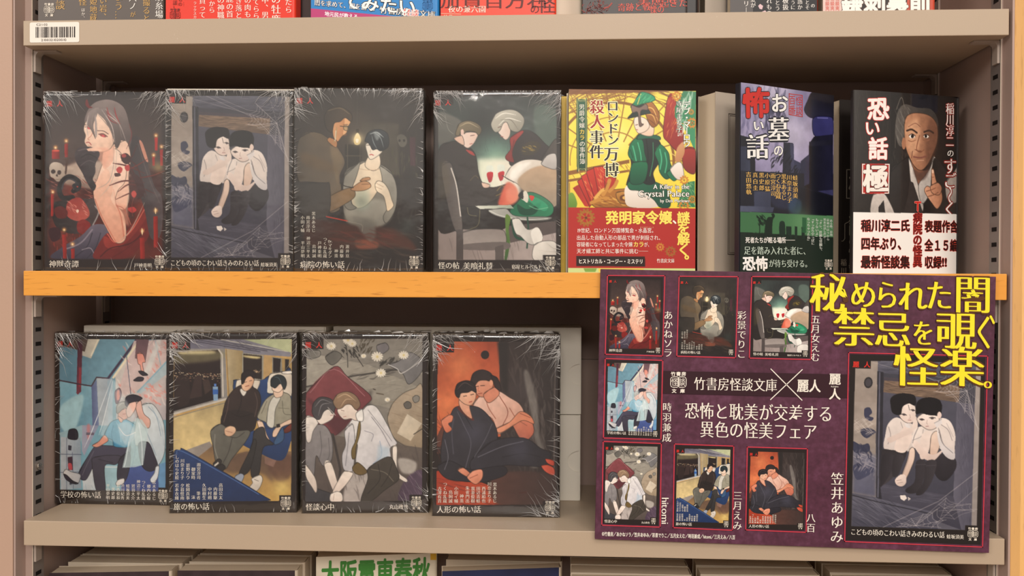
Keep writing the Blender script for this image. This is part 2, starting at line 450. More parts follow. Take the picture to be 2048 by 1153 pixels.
    def streaks(s, n, pts, c, w, L, ang, alpha, jit=8):
        """n short brush strokes inside a quad"""
        p = np.asarray(pts, float)
        for _ in range(n):
            a, b = s.rng.random(2)
            q = (p[0] * (1 - a) + p[1] * a) * (1 - b) + (p[3] * (1 - a) + p[2] * a) * b
            t = math.radians(ang + s.rng.normal() * jit); l = L * s.rng.uniform(0.4, 1)
            d = np.array([math.cos(t), math.sin(t)]) * l / 2
            s.line([q - d, q + s.rng.normal(size=2) * w * 0.5, q + d], c, w * s.rng.uniform(0.5, 1.2), True, True, alpha)
    def draw(s, spec):
        """f/F/o/O colour[/colour2@angle][:bN][:aN] points   fill straight / smooth (o, O with an ink outline);  l/L/t colour width[:aN] points   line straight / smooth / tapered
           g colour r alpha x,y   glow;   e colour[..] x,y rx ry [rot]   ellipse;   n cells amount [pts];   k n colour w length angle alpha pts   strokes"""
        for ln in spec.strip().split('\n'):
            t = ln.split()
            if not t or t[0][0] == '#': continue
            op = t[0]
            pt = lambda a: [tuple(float(v) for v in q.split(',')) for q in a]
            def colour(tok):
                o = tok.split(':'); al = 1.0; fe = 0.0
                for q in o[1:]:
                    if q[0] == 'a': al = float(q[1:]) / 100
                    if q[0] == 'b': fe = float(q[1:])
                c = o[0].split('/'); c2 = None; an = 0
                if len(c) > 1:
                    h, _, r = c[1].partition('@'); c2 = rgb(h); an = float(r or 0)
                return rgb(c[0]), c2, an, fe, al
            if op in 'fFoO':
                c, c2, an, fe, al = colour(t[1]); s.fill(pt(t[2:]), c, c2, an, op in 'FO', fe, al)
                if op in 'oO': p = pt(t[2:]); s.line(p + p[:2], (c if c2 is None else (c + c2) / 2) * 0.36, 3.3, op == 'O', False, 0.85)
            elif op in 'lLt':
                c, _, _, _, al = colour(t[1]); s.line(pt(t[3:]), c, float(t[2]), op != 'l', op == 't', al)
            elif op == 'g':
                for q in pt(t[4:]): s.glow(q[0], q[1], float(t[2]), rgb(t[1]), float(t[3]))
            elif op == 'e':
                c, c2, an, fe, al = colour(t[1]); x, y = pt([t[2]])[0]; rx, ry = float(t[3]), float(t[4]); ro = math.radians(float(t[5])) if len(t) > 5 else 0
                a = np.arange(28) / 28 * 2 * math.pi
                ex, ey = rx * np.cos(a), ry * np.sin(a)
                s.fill(np.stack([x + ex * math.cos(ro) - ey * math.sin(ro), y + ex * math.sin(ro) + ey * math.cos(ro)], 1), c, c2, an, False, fe, al)
            elif op == 'n':
                s.grain(float(t[1]), float(t[2]), pt(t[3:]) if len(t) > 3 else None)
            elif op == 'k':
                s.streaks(int(t[1]), pt(t[7:]), rgb(t[2]), float(t[3]), float(t[4]), float(t[5]), float(t[6]))
        return s
    def pixels(s):
        k = s.K
        return np.clip(s.img.reshape(s.gy, k, s.gx, k, 3).mean((1, 3)), 0, 255)
# canvas units: one drawing per cover; the quads are the cover corners on that drawing (TL, TR, BR, BL)
GX, GY = 236, 334
QUAD = {
 'beast': [(30, 55), (780, 55), (786, 1127), (45, 1127)],
 'closet': [(25, 47), (802, 50), (802, 1132), (42, 1132)],
 'hospital': [(25, 32), (797, 40), (797, 1132), (30, 1132)],
 'dinner': [(42, 52), (795, 58), (795, 1138), (42, 1138)],
 'school': [(48, 62), (793, 62), (800, 1128), (65, 1128)],
 'train': [(32, 70), (775, 75), (778, 1113), (42, 1110)],
 'lying': [(32, 75), (775, 80), (775, 1112), (38, 1110)],
 'doll': [(35, 75), (768, 78), (772, 1128), (42, 1115)],
 'palace': [(62, 35), (815, 55), (806, 1146), (45, 1146)],
 'grave': [(255, 32), (797, 120), (787, 1146), (229, 1146)],
 'man': [(162, 80), (770, 130), (766, 1146), (160, 1146)],
}
BLK = '241c1a'
def new(name, base=BLK, seed=3): return Art(QUAD[name], GX, GY, base, seed)
ARTS = {}
def art_beast():
    a = new('beast', '241b1a', 5)
    a.draw('''
f 2e2423/5a4640@90:b14 66,92 746,92 746,560 66,560
f 3a1a18/55201a@90:b10 66,520 746,520 750,1052 72,1052
g a8493a 75 .5 190,640 230,760 130,900 640,760
g 6b2a22 90 .6 330,880 560,960 200,980
f cbb6a6:a80:b6 70,545 250,470 440,470 560,560 420,600 140,600
f b9a595:a70:b5 150,500 300,520 400,600 320,640 150,610
k 34 8c3a30 7 60 30 .6 70,560 420,560 420,700 70,700
k 40 4a1512 8 70 150 .6 70,640 400,640 400,960 70,960
k 26 d08a78 5 40 20 .5 80,580 380,580 380,720 80,720
k 26 a3352b 6 60 80 .7 80,860 420,860 400,1040 80,1040
n 9 .25 66,520 746,520 750,1052 72,1052
# skull, serpent, bowl
F cdbfb0/9a8678@60 75,560 70,500 100,478 145,492 160,535 150,580 118,595 95,575
e 3a2a28 92,535 14 13
e 3a2a28 128,540 12 14
F 3a2a28 108,560 116,548 120,565
l 6a5648 2 100,585 150,578
L 1d191b 30 215,650 245,630 240,590 190,565 150,590 130,640 150,690 210,690
L 3b3a40 9 215,640 235,625 230,598 190,578 158,598 146,640
F 2a292e 205,618 240,598 252,630 236,650
e b8443a 238,625 5 4
F 1c1516/4a3c3c@0 90,720 350,700 370,780 330,860 240,905 130,880 88,800
L 9c9290 7 345,740 366,780 330,860
F 8e2b27/b5574a@60 180,720 250,690 300,745 310,800 250,830 180,800
k 16 d98c7c 6 40 40 .7 185,710 300,710 300,800 185,800
F 7c1f1d 240,840 280,820 320,850 290,900 245,895
e e9c9b4 240,770 8 10
F 5a1a18 100,760 140,740 180,770 170,810 120,810
F 33121a 70,880 130,870 140,930 90,950
# robe blue grey lower left
F 6b6270/343040@90 90,1050 150,985 260,920 330,855 400,850 430,880 420,960 360,1050
L 9a8f9a:a70 8 160,1000 260,960 330,880
L 2a2734 5 230,1040 300,980 330,900
L 2a2734 4 300,1050 350,990 380,900
L c2b6bd:a60 5 270,1000 320,990 350,1040
# red robe right
F 8b2a26/5a1a1a@60 345,1052 360,980 420,900 470,940 530,900 600,800 660,700 672,900 600,1000 520,1052
F a33a30/6d2220@30 400,920 470,940 545,880 600,800 650,720 655,800 560,930 470,990 410,980
L d06a58 5 420,905 470,955 560,890 640,760
L 431214 6 380,1040 440,990 560,960 650,880
L 5a1818 5 450,1045 540,990 640,900
# wing sleeve right, dark
F 322a2d/54484a@0 560,340 620,350 690,600 745,700 740,900 680,930 640,760 600,640 560,520
L 6a5a58:a70 4 600,370 660,560 730,720
F c98a74 606,355 626,365 660,470 640,460
# hair back
F 8a7c78/3e3232@90 285,260 290,180 340,120 430,105 510,150 545,250 560,340 540,420 500,470 440,440 400,300
# body
O f0cbb4/e9b8a0@90 440,395 520,350 548,400 555,470 545,560 548,700 520,760 470,735 450,640 400,660
O f3d6c2/e7b399@90 395,470 450,400 500,430 530,520 520,600 480,650 468,720 520,800 530,930 480,960 430,900 360,760 335,660 350,600
F eec3ab/d99a80@90 335,650 370,560 420,520 450,640 440,700 500,800 525,920 470,955 420,880 360,760
f e3a389:a60:b6 460,720 540,740 550,860 500,830
L c4705a:a80 6 345,700 380,790 440,900 470,950
L c4705a:a80 6 470,730 500,800 520,930
L b96a58 4 470,735 520,760 560,850
L d89a85 3 455,640 470,735
# neck and face
F eab8a0 400,400 455,380 450,470 400,520 385,470
O f5dac6/eabfa6@60 290,225 330,190 400,190 450,260 458,340 430,400 370,418 310,398 278,360 284,320 272,280
F e4a890:a70:b4 320,405 430,400 400,500 370,470
e 9c4a44 302,275 14 6 20
e d0505a 304,276 6 6
e 9c4a44 388,320 22 8 18
e d0505a 390,322 8 7
L 5a3a38 4 280,255 300,258 325,272
L 5a3a38 4 355,290 390,292 420,310
L 6a4440 5 282,268 305,264 322,284
L 6a4440 5 362,312 388,308 415,326
L c98672 4 330,285 318,320 298,338 306,346
L b04a48 5 288,362 305,360 318,375
L c88878 3 300,378 318,386
e eec4ae 475,355 13 20
L b46a58 3 468,345 482,350 478,372
# hair front
F 9a8c88/5a4c4a@70 288,240 300,180 360,150 350,200 330,260 345,340 318,290
F 8c7f7c/4a3e3c@80 345,170 420,160 480,220 500,330 470,400 445,320 400,230
F a89a96 340,190 352,260 350,330 340,300
t c0b2ac 5 300,200 290,260 300,330
t c0b2ac 5 380,165 440,260 460,360
t b4a6a0 4 400,160 480,240 530,360
t 8a7a76 4 355,190 400,240 440,300 452,400
t 9a8a84 3 420,170 480,240 500,330
t 9a8a84 3 330,180 320,240 330,300
t b4a49a 4 455,400 450,520 420,600 350,640
t c8b8a8 4 470,390 465,520 430,620 370,690
t a89888 3 550,640 540,720 530,800
t bfae9c 4 640,720 560,880 480,960
# horns
F 6d1c1e 300,155 280,130 290,100 305,140 325,150
t a03034 6 410,150 425,195 470,240
t a03034 6 455,150 465,195 490,250
t 8a2428 5 405,170 430,225 475,250
t d8c8c0 4 415,195 450,220 480,245
# gloved hand
F 40363a/2a2226@60 220,430 240,395 290,385 340,395 370,430 345,490 345,540 330,580 350,620 330,650 290,590 265,540 230,480
L 6a5c5e 4 240,410 290,400 340,420
L 191416 4 260,450 300,430 350,450
L 5c4f52 4 255,500 300,470 340,480
f ecc0a8 290,400 330,390 385,405 380,412 300,412
# thorn chain and roses
t 5a2220 9 450,485 530,500 640,545
t 5a2220 9 430,618 520,590 640,600
t 5a2220 8 480,655 560,610 700,665
t 4a1c1c 9 560,470 600,520 650,680
t 4a1c1c 9 490,430 540,480 600,600 640,690
t 4a1c1c 7 590,380 560,450 500,470
t 6a2a26 7 655,460 590,500 540,520
t 6a2a26 7 760,530 680,560 580,575
t 5a2422 7 470,700 560,660 640,640
F 3b1a1c 495,440 530,425 560,460 540,490 510,480
F 3b1a1c 560,540 620,580 640,660 600,700 590,620
e 9c3a3a 515,440 14 12
F b83a3a 470,520 490,505 508,520 496,545 478,540
F 4a2a26 460,545 490,545 495,560 465,565
F c04a44 562,660 578,648 592,668 580,690 565,680
F b83a38 540,755 575,745 592,765 565,780
F 4a2a26 545,800 580,780 575,815
F b03434 520,505 545,495 550,525 530,530
L 7a3a34 4 575,690 565,740 570,800
t 6b3030 6 545,250 560,320 530,400
# candles
f a82420/6a1412@0 82,410 128,405 130,460 84,460
e d04a3a 105,410 24 6
f a82420/6a1412@0 158,370 178,365 180,448 160,450
F 4a332c 150,460 200,452 180,475 172,545 162,545 165,475
f b02a24/701814@0 80,670 98,670 96,800 82,800
f b02a24/701814@0 150,910 174,908 180,1052 158,1052
f b02a24/701814@0 204,995 226,990 226,1052 206,1052
f b02a24/701814@0 614,930 642,926 644,1052 618,1052
f b02a24/701814@0 694,802 720,798 722,985 698,985
f a82420 698,332 716,330 716,410 700,410
f 9c201e 730,405 748,402 748,500 732,500
f 9c201e 684,448 700,446 700,500 686,500
g ffb060 14 .9 103,390 167,350 161,880 212,965 628,885 707,765 705,318 739,385 692,435 90,655
g fff0c8 6 1 103,392 167,352 161,882 212,967 628,885 707,760 705,320 739,387 692,437 90,657
f f6d9a8 704,745 711,765 707,790 701,768
f f6d9a8 626,868 634,890 628,915 621,890
g b8a060 40 .5 720,510
n 40 .08
f 241b1a:b3 30,1056 786,1056 786,1127 45,1127
''')
    return a
ARTS['beast'] = art_beast
def web(a, cx, cy, spokes, rings, col, w=1.6, al=.8):
    """spider web: spokes = list of (dx,dy) ends"""
    for dx, dy in spokes: a.line([(cx, cy), (cx + dx, cy + dy)], rgb(col), w, False, False, al)
    for r in rings:
        for (ax, ay), (bx, by) in zip(spokes, spokes[1:]):
            p = (cx + ax * r, cy + ay * r); q = (cx + bx * r, cy + by * r)
            m = (cx + (ax + bx) / 2 * r * .88, cy + (ay + by) / 2 * r * .88)
            a.line([p, m, q], rgb(col), w * .8, True, False, al)
def art_closet():
    a = new('closet', '2a2321', 7)
    a.draw('''
f 3a3c4c/55566a@90 60,85 775,85 775,1050 70,1050
f 4c4e64/3c3d52@90 225,265 650,320 650,860 225,860
f 5c6078/44465c@90 62,85 775,85 775,180 62,150
k 40 2e3044 4 90 4 .5 190,95 770,95 770,190 190,150
k 30 6a6e88 4 90 4 .5 190,95 770,95 770,190 190,150
# lintel wood
f 8a6c52/6d5644@90 228,195 660,218 655,318 225,268
k 60 4e3b30 3 90 3 .6 230,200 655,222 650,310 230,262
k 40 a98462 4 80 3 .6 230,200 655,222 650,310 230,262
f 4a4250 225,180 665,205 662,222 226,200
# right post
f 5c5c74/484860@0 645,318 770,330 770,1050 690,1050 640,880
k 50 3c3c52 3 90 88 .5 650,320 765,330 765,1040 690,1040
k 30 74748e 3 80 88 .4 650,320 765,330 765,1040 690,1040
f a59a92/8c8482@90 748,90 775,90 775,1050 745,1050
# sliding door left
f a5988c/8f8378@90 55,130 188,88 192,560 205,880 70,860
f 6a6e88/4a4e6e@90:b10 60,600 200,640 206,880 70,860
f a09488/9a8c80@90 130,88 186,88 190,330 62,330 60,140
f 2c2c38 186,145 222,150 240,895 205,880
f 565870 196,150 204,150 220,880 212,880
e 2c2a30 137,214 25 33
e 45424c 137,214 17 24
n 14 .12 60,90 190,90 205,880 70,860
# chrysanthemums
F 35395c 120,370 150,360 165,390 150,410 175,420 160,440 125,420
F 333858 105,490 150,480 190,500 170,520 140,540 110,520
F 333858 60,560 110,580 150,570 160,610 120,630 70,620
F 3c4268 70,700 140,690 190,720 150,760 90,780
k 26 c8bdb4 3 60 150 .7 70,430 170,430 170,520 70,500
k 26 c8bdb4 3 60 40 .7 70,430 170,430 170,510 70,500
k 26 a7a2ae 3 60 20 .7 70,620 180,620 180,720 80,700
k 24 a7a2ae 3 50 120 .7 75,640 180,640 180,720 80,720
k 20 2a2f52 8 40 60 .7 70,560 180,600 180,720 80,700
k 14 8f8da0 4 30 100 .6 75,560 190,600 190,800 80,780
# floor
f 4a4a60/35354a@90 225,800 640,860 690,1050 240,900
f 5a5c74/3e3f56@90 72,880 210,885 520,950 560,1050 75,1050
k 60 2c2d42 3 120 30 .6 80,900 300,900 480,1040 90,1040
k 50 787a92 3 110 30 .5 80,900 300,900 480,1040 90,1040
l 2b2b3a 6 72,872 210,905 520,965
k 30 5e607a 3 120 6 .5 240,810 640,860 660,930 260,880
# left boy
F e8ded6/c9bdb8@60 245,520 258,455 300,415 345,430 400,455 420,520 400,600 300,615 240,595
L 9a8f92 4 262,470 275,520 262,570
L 9a8f92 3 330,440 345,490 330,540
F 2f2a30/423c44@90 228,620 240,600 300,605 370,600 350,680 300,760 240,810 222,790
F e6d2c6 300,600 320,520 350,470 385,480 395,540 360,615
F e6d2c6/d4bcb0@90 255,540 290,520 350,490 400,470 420,480 400,500 340,530 275,562
O f0e4da/e0c6ba@90 312,380 330,345 375,325 408,345 415,400 400,438 370,445 335,425
F 1f1b1f 270,350 268,305 300,278 350,272 405,285 412,340 380,330 340,350 330,395 305,400 280,385
F 1f1b1f 330,300 400,290 410,340 385,335
L 2c262a 4 330,395 348,392 362,400
L 2c262a 4 385,368 398,366 408,372
e 54444a 348,398 10 5
e 54444a 398,372 8 4
L b89a92 3 380,395 384,415 376,418
L b06a68 4 372,428 388,428
L 4a4044 3 370,340 378,370
F e8d4c8 396,480 402,425 415,405 426,440 424,485 408,500
# right boy
F efe6de/cfc4be@60 400,520 425,470 520,450 560,412 610,430 640,500 640,580 640,650 600,640 560,590 480,560 410,590
L 9a8f92 4 560,450 600,480 625,540
L 9a8f92 4 550,480 575,560 630,610
L b4a8a8 3 590,440 630,520
L 9a8f92 3 460,480 450,520 400,545
F 35303a/26222a@90 520,690 560,620 640,640 650,700 600,770 550,760
F efdfd4/dcc4b8@90 440,590 450,520 470,492 500,490 510,510 500,580 480,640 450,650
O eed2bc/d8b098@90 500,600 505,520 530,488 555,505 560,550 540,620 510,650
F eddacf/d2b6aa@90 400,555 430,550 470,600 520,625 580,590 560,620 520,660 470,650 430,610
O f3e8de/e2cabe@90 422,415 450,390 530,385 548,430 530,470 490,482 450,460 430,440
F 1c191d 414,390 416,330 445,300 500,292 550,310 560,360 556,390 530,400 505,385 480,395 450,385
F 1c191d 416,360 440,380 470,392 520,398 556,380 550,320 430,320
e e8cec0 548,395 12 20
L 2c262a 4 436,422 450,418 464,424
L 2c262a 4 492,412 508,408 526,412
e 54444a 450,424 10 5
e 54444a 508,415 10 5
L b89a92 3 480,425 478,445 484,448
L b06a68 4 474,462 488,460
F e4e2e2/c4c0c4@90 540,480 575,560 635,600 638,648 600,640 566,600 545,540
L 8a868c 4 545,470 570,555 630,612
L 7a767c 4 430,470 410,520 402,560
f d8d6d8 352,450 380,445 386,476 362,470
f dcdadc 520,440 560,415 566,440 535,470
L 8a868c 3 520,442 562,418
# arm down with clasped hands
O ecd0bc/d6b09a@90 385,600 400,585 415,600 415,650 400,700 370,770 345,790 350,740 375,660
F eddacf/d6bcb0@90 310,775 340,745 368,750 372,790 350,812 320,805
L a88a82 3 318,780 345,775
L a88a82 3 325,795 352,788
L b29a92 3 385,610 380,660 355,740
# socks
F 2a262d/38333c@0 232,640 300,640 290,720 240,810 225,800
F 2e2930/3d3840@0 300,640 355,640 330,740 300,760 290,720
F 29252c/3a353e@0 425,668 480,665 470,770 440,840 390,852 370,830 420,780
F 2c282f/3d3841@0 480,668 540,665 520,770 480,840 450,860 430,850 470,780
L 4a4550 3 425,685 480,682
L 4a4550 3 482,690 538,684
f e8e0d8 340,865 370,862 380,880 365,895 345,885
f cfc6c0 385,872 402,882 388,893
''')
    web(a, 700, 250, [(-130, -120), (-180, -60), (-190, 10), (-120, 30), (-60, 70), (-10, 130), (30, 160), (70, 230)], (.2, .32, .44, .56, .68, .8, .92), 'c9c4c6', 2.0, .75)
    web(a, 700, 250, [(-130, -120), (-40, -140), (40, -120), (60, -40), (70, 60), (70, 230)], (.3, .5, .7, .9), 'b9b4b8', 1.6, .6)
    a.draw('''
l c9c4c8:a70 2 270,85 560,215 640,290 775,470
l c0bbc0:a60 2 160,95 520,190
l c0bbc0:a60 2 330,90 520,170 600,180
l d0cace:a70 2 250,1050 560,890 770,715
l c0bbc0:a60 2 420,1040 600,870
l c0bbc0:a60 2 520,1045 775,800
l c0bbc0:a60 2 560,945 775,930
''')
    web(a, 435, 1035, [(-110, 10), (-90, -10), (-30, -45), (40, -70), (130, -110), (170, -40), (140, 5)], (.3, .5, .7, .9), 'd0cacc', 1.8, .7)
    web(a, 590, 930, [(-30, -20), (10, -60), (60, -30), (150, -30), (170, 10), (60, 60), (-20, 60)], (.4, .7, 1.0), 'c0babe', 1.6, .6)
    a.draw('''
n 30 .06
f 241c1a 25,47 802,50 802,88 25,82
f 241c1a 25,80 148,80 148,132 25,132
f 241c1a 25,80 58,80 72,1132 38,1132
f 241c1a 776,80 802,80 802,1132 776,1132
f 241c1a 40,1052 802,1052 802,1132 40,1132
f 241c1a 710,1022 802,1022 802,1132 710,1132
''')
    return mute(a, .62, (1.0, .97, .95))
ARTS['closet'] = art_closet
def mute(a, k, tint=(1, 1, 1)):
    """print inks with less colour"""
    g = a.img.mean(2, keepdims=True); a.img = np.clip((g + (a.img - g) * k) * np.array(tint), 0, 255); return a
def art_hospital():
    a = new('hospital', '2a2522', 9)
    a.draw('''
f 302b28/26211f@90 25,32 797,40 797,1132 30,1132
g 5a5044 260 .55 400,300
f 4a443a:b6 430,240 650,250 650,560 430,560
f 2c2822 330,370 425,375 425,600 330,600
l 5c5344 4 345,370 345,600
l 5c5344 4 420,370 420,600
l 5c5344 4 335,440 425,440
k 40 3c362e 10 120 90 .5 460,200 760,200 760,800 600,800
F 6a675c:a70 640,330 665,312 695,330 698,365 680,388 655,380
e 2c2824 655,350 7 8
e 2c2824 682,350 7 8
k 30 5a5a3c 6 50 90 .5 560,400 780,400 780,560 600,560
f 4c2a34:a70 715,330 750,330 750,500 720,500
l 4a463e 3 402,90 402,280
# bulb
f 2a2620 395,280 412,280 414,310 396,310
g ffe8b0 40 .8 402,340
F f6e6b8/e8cf90@90 396,308 412,308 425,345 415,372 390,372 382,345
F fff6dc 395,340 410,340 408,360 396,360
# doctor
O 4a4238/6a5c4a@0 60,330 140,295 240,340 300,410 330,480 300,560 310,640 290,700 300,760 230,770 190,620 60,600 40,450
F 7c6a50:a70:b5 240,360 290,410 318,470 295,540 290,620 262,520
F 5c5040 120,300 190,310 260,370 240,380 150,330
F 3c352e 60,600 190,620 230,760 180,780 60,720
O c8956a/a87248@0 262,235 330,200 362,235 345,265 340,300 310,325 285,355 262,330 255,280
F e0b080:a80 330,215 360,235 345,268 338,300 318,312 325,260
O a87850 240,330 280,350 275,390 225,350
O 3a322a/4a3e32@0 205,200 235,155 300,145 355,175 372,205 365,235 330,212 300,235 265,245 250,300 215,270
L 6a5c48 4 225,170 300,155 355,190
L 9a8a60 4 280,270 275,330 262,360
l 2c2620 4 300,262 345,268
O 8a7c58:a50 322,262 345,262 350,288 325,285
L 3a2a20 3 320,255 345,252
L 8a5a3c 4 325,318 338,312
l d8d0b8 4 275,290 270,350
# patient robe
O 6f6b62/8c887c@0 330,540 400,490 450,470 560,500 620,560 640,660 620,760 560,840 470,860 340,810 320,700
F a09c90/7a766c@90:b6 350,740 440,700 600,720 600,820 480,880 340,800
F 8c887c/5a564e@90:b8 340,790 500,820 510,900 430,880 350,840
# body
O ead9c0/d8c4a8@90 385,520 440,480 520,480 555,530 550,600 500,690 450,740 400,750 370,710 378,600
F b8c4b0:a60:b12 390,660 470,640 470,740 400,750
O ecdcc6/e0ccb2@90 475,440 530,430 540,500 500,530 450,500
L c8ac90 3 400,515 470,525 545,520
# head
O f2e8d8/e2d4c0@60 455,370 500,350 560,360 555,410 520,445 480,462 462,420
g d8d8d0 70 .25 520,340
O 3c4246/24282c@90 448,350 470,300 530,282 580,305 592,350 585,390 545,412 520,400 495,405 480,380 465,360
t a8b0b0 7 480,310 520,300 560,330
t 8a9496 5 500,300 540,330 560,390
t 8a9496 4 490,320 500,360 520,398
F c8d0d0:a50:b4 500,300 540,310 520,350
L 4a3c34 3 458,378 472,376 485,382
L b84040 5 478,435 488,432 500,437
L b09880 3 482,405 480,420
# robe collar
O 9a968a/77736a@90 330,560 400,495 420,480 400,560 372,640 370,720 400,750 350,760 320,700
O a8a498/7a766c@90 540,500 610,550 640,640 630,760 580,840 560,800 600,720 560,640 550,560
# stethoscope arm
O 6a563e/8c7050@0 210,770 220,700 300,650 370,630 390,650 385,690 310,740 250,770
O a87c58/c49870@0 365,640 400,610 440,590 475,600 485,625 450,645 400,650
O b88a64 420,590 440,572 475,568 480,582 450,590
L 6a4a34 3 430,610 480,608
L 2a2622 5 300,600 330,620 380,630
L c8c0a8 4 440,570 455,565
# patient hand
O eedfc8/dcc6a8@90 510,610 525,590 560,600 590,640 610,700 620,740 585,770 575,730 560,680 520,650
L b89c80 3 515,625 550,640
L b89c80 3 520,605 560,625
# chair, red rim, blanket
O 2c2825/3a342e@0 30,610 200,600 240,620 225,800 60,780
l b83a2a 6 220,802 345,828
F 3a241e/4c2c22@0:b8 130,820 420,860 640,880 760,1000 600,980 300,1000 100,960
F 8a4c38:a80:b5 400,940 520,950 520,990 410,990
F 6e6a62:a80:b6 380,800 500,840 510,930 470,940 400,850
k 60 4a3c34 12 130 10 .35 60,850 760,880 760,1080 60,1060
k 30 5c2c24 10 140 8 .4 250,880 640,900 640,960 250,960
F 6a5234:a40:b10 70,420 220,470 290,540 100,500
L 8a8478 3 340,830 430,850 435,890
g 4a5650 60 .4 700,860 430,720
n 12 .16
''')
    return a
ARTS['hospital'] = art_hospital
def art_dinner():
    a = new('dinner', '2b2624', 11)
    a.draw('''
f 343a38/4a5a54@90 72,90 768,90 768,480 72,480
g 2a2c2c 120 .8 420,160 330,240
g 6a9688 110 .7 400,420 560,440
g b8d8b8 100 .75 420,500
g f4f4d8 80 .8 410,560
k 60 3c4644 5 60 88 .35 280,120 700,120 700,420 300,420
F 6c6c66/55554f@90:b5 72,190 150,200 215,250 170,330 72,370
L 8a8a82 3 110,200 130,280 160,310
F 58685f:b6 640,160 760,170 760,380 660,360
f e8f0d8/f6eadc@0:b12 300,460 560,460 560,680 320,660
# floor
f 8a7d78/b9aca8@0 72,880 768,860 768,1062 72,1062
k 30 6a5f5c 6 120 80 .4 72,900 768,900 768,1060 72,1060
f 5c5250 480,860 768,830 768,900 500,960
# left man
O 302a28/3a3330@0 72,410 150,355 230,375 290,430 310,540 340,610 400,630 490,610 500,660 420,700 330,735 220,740 80,700
F 26211f 90,480 150,480 190,600 210,740 330,740 470,760 480,860 400,890 220,880 72,880 72,500
L 6a5c3c 3 260,590 290,560 310,575
L 8a7440 4 420,650 450,620 480,640
L 8a7440 4 415,680 460,660 490,665
O f2ddd0/e8c8b8@0 205,310 260,300 305,310 295,345 275,375 245,395 215,370
O e0bca8 165,335 210,320 225,375 195,365
O 8c7f66/5c523e@60 178,290 195,250 250,232 310,255 328,290 310,320 290,300 240,295 225,310 210,285 195,320 175,318
t b8a888 5 200,265 250,245 310,275
e eccabc 213,300 10 18
L 6a4a44 4 262,322 285,318
L b06058 4 258,372 272,368
F a83a34 235,405 270,415 288,440 260,430
O eac8b4 330,600 375,612 370,630 340,630
# right man
O 2c2624/383030@0 495,440 540,330 580,290 640,310 700,370 745,420 690,470 560,480 500,500
O a8352f/7c2420@90 498,335 560,295 575,305 530,360 510,430 520,480 480,470 470,445 500,400
L 5c1a18 4 520,350 505,420
O f4e4d8/e8ccbc@0 425,270 470,240 495,260 495,320 470,348 440,320 425,300
O d8d4c6/8f8a7c@60 385,245 410,195 470,170 530,175 575,215 575,260 545,300 500,290 478,245 455,250 440,285 425,300 405,300 388,275
t f4f0e4 6 410,220 460,190 530,200
t f4f0e4 6 430,260 480,220 560,240
t 7c7668 4 440,230 500,230 545,290
L 6a4a44 4 425,275 442,268
L b06058 4 440,325 455,330
F 3c3426 560,400 620,355 680,380 640,430 580,440
k 14 b89a3c 4 30 20 .8 570,390 650,380 650,420 580,420
# glasses
F e8f0e4:a80 358,505 396,505 396,560 385,600 368,595 360,560
F d02430/a81c28@90 360,545 395,540 394,575 384,600 370,595
l d8dcd0 4 380,600 382,625
F e8f0e4:a80 424,500 462,500 462,550 452,590 436,590 426,550
F d02430/a81c28@90 426,545 461,535 460,565 450,590 436,588
l d8dcd0 4 446,590 450,615
# hand flame
F d0503a/f0a080@0:b5 440,680 470,610 500,600 540,640 545,700 500,735 430,735
F e88a70:a80:b4 480,640 530,640 530,710 480,710
# cloche
O f6efe4/b8a693@60 470,560 500,510 570,470 660,468 750,500 768,520 768,740 640,700 540,610 480,580
F c8a888/a0907c@90:b3 540,605 600,530 700,500 768,530 768,735 640,695
F fffaf0:b6 490,560 540,500 620,480 560,540 520,590
l 3c3634 4 450,560 520,600
O 3a3432/57504a@0 680,470 720,400 768,345 768,460 740,480
O d8d2cc/b4aeaa@90 680,490 710,445 750,430 768,445 768,520 720,515
# greens
O 1d6a4c/2f8a62@0 500,760 540,720 600,660 680,680 750,740 730,800 600,812 510,800
F 124c38 540,730 600,760 680,720 640,790 560,790
F 3aa67a:a80 600,700 650,690 720,740 690,770
F e8e0d0 560,690 585,650 605,680 600,720 580,710
F 26231f 545,680 570,650 575,700
F d83c30 610,680 640,685 625,712
L 7cc49a 4 610,740 660,760 720,750
# plate, tablecloth edge
f e8e6d8/9caa98@0 290,740 500,735 520,755 320,758
O b8b8b0/8c8c86@0 370,765 470,755 530,800 700,805 745,812 690,828 540,825 420,800
L f0f0e8 3 375,768 450,800 600,822 720,815
F 6a8c3a/3a5c34@90 470,800 500,810 490,880 498,960 480,1060 465,1060 475,950
L 1e4a3a 16 510,830 530,920 580,940
L 1e4a3a 9 600,810 605,880 598,990
O e8e4dc/bfbab4@0 510,820 550,815 600,880 660,870 690,930 640,970 600,960 560,920 530,900
F f0ece4 620,900 660,868 690,930 650,980
O f2ede4/c8c2bb@60 640,975 690,950 768,960 768,1062 640,1062
# chair
O 4a4341/6a625e@0 90,500 140,480 170,560 205,760 215,880 170,880 120,700
L d8d0c8 7 148,515 180,620 205,800
O 8f8580/a99f99@90 215,900 300,880 440,880 472,910 470,965 400,985 215,990
F 6e6562 215,970 470,955 472,1000 215,1000
f 4c4442 180,880 220,880 222,1060 180,1060
f 5c5452 410,985 460,970 462,1062 412,1062
L 7a7452 3 245,750 255,790 300,800
L 7a7452 3 320,760 310,850 260,880
n 30 .05
F 6a5c3c:a30:b12 60,500 120,480 140,640 80,700
f 241c1a 42,52 795,52 795,88 42,88
f 241c1a 42,80 155,80 160,132 42,140
f 241c1a 42,80 70,80 70,1138 42,1138
f 241c1a 769,80 795,80 795,1138 769,1138
f 241c1a 42,1062 795,1062 795,1138 42,1138
f 241c1a 692,1032 795,1032 795,1138 692,1138
''')
    return a
ARTS['dinner'] = art_dinner
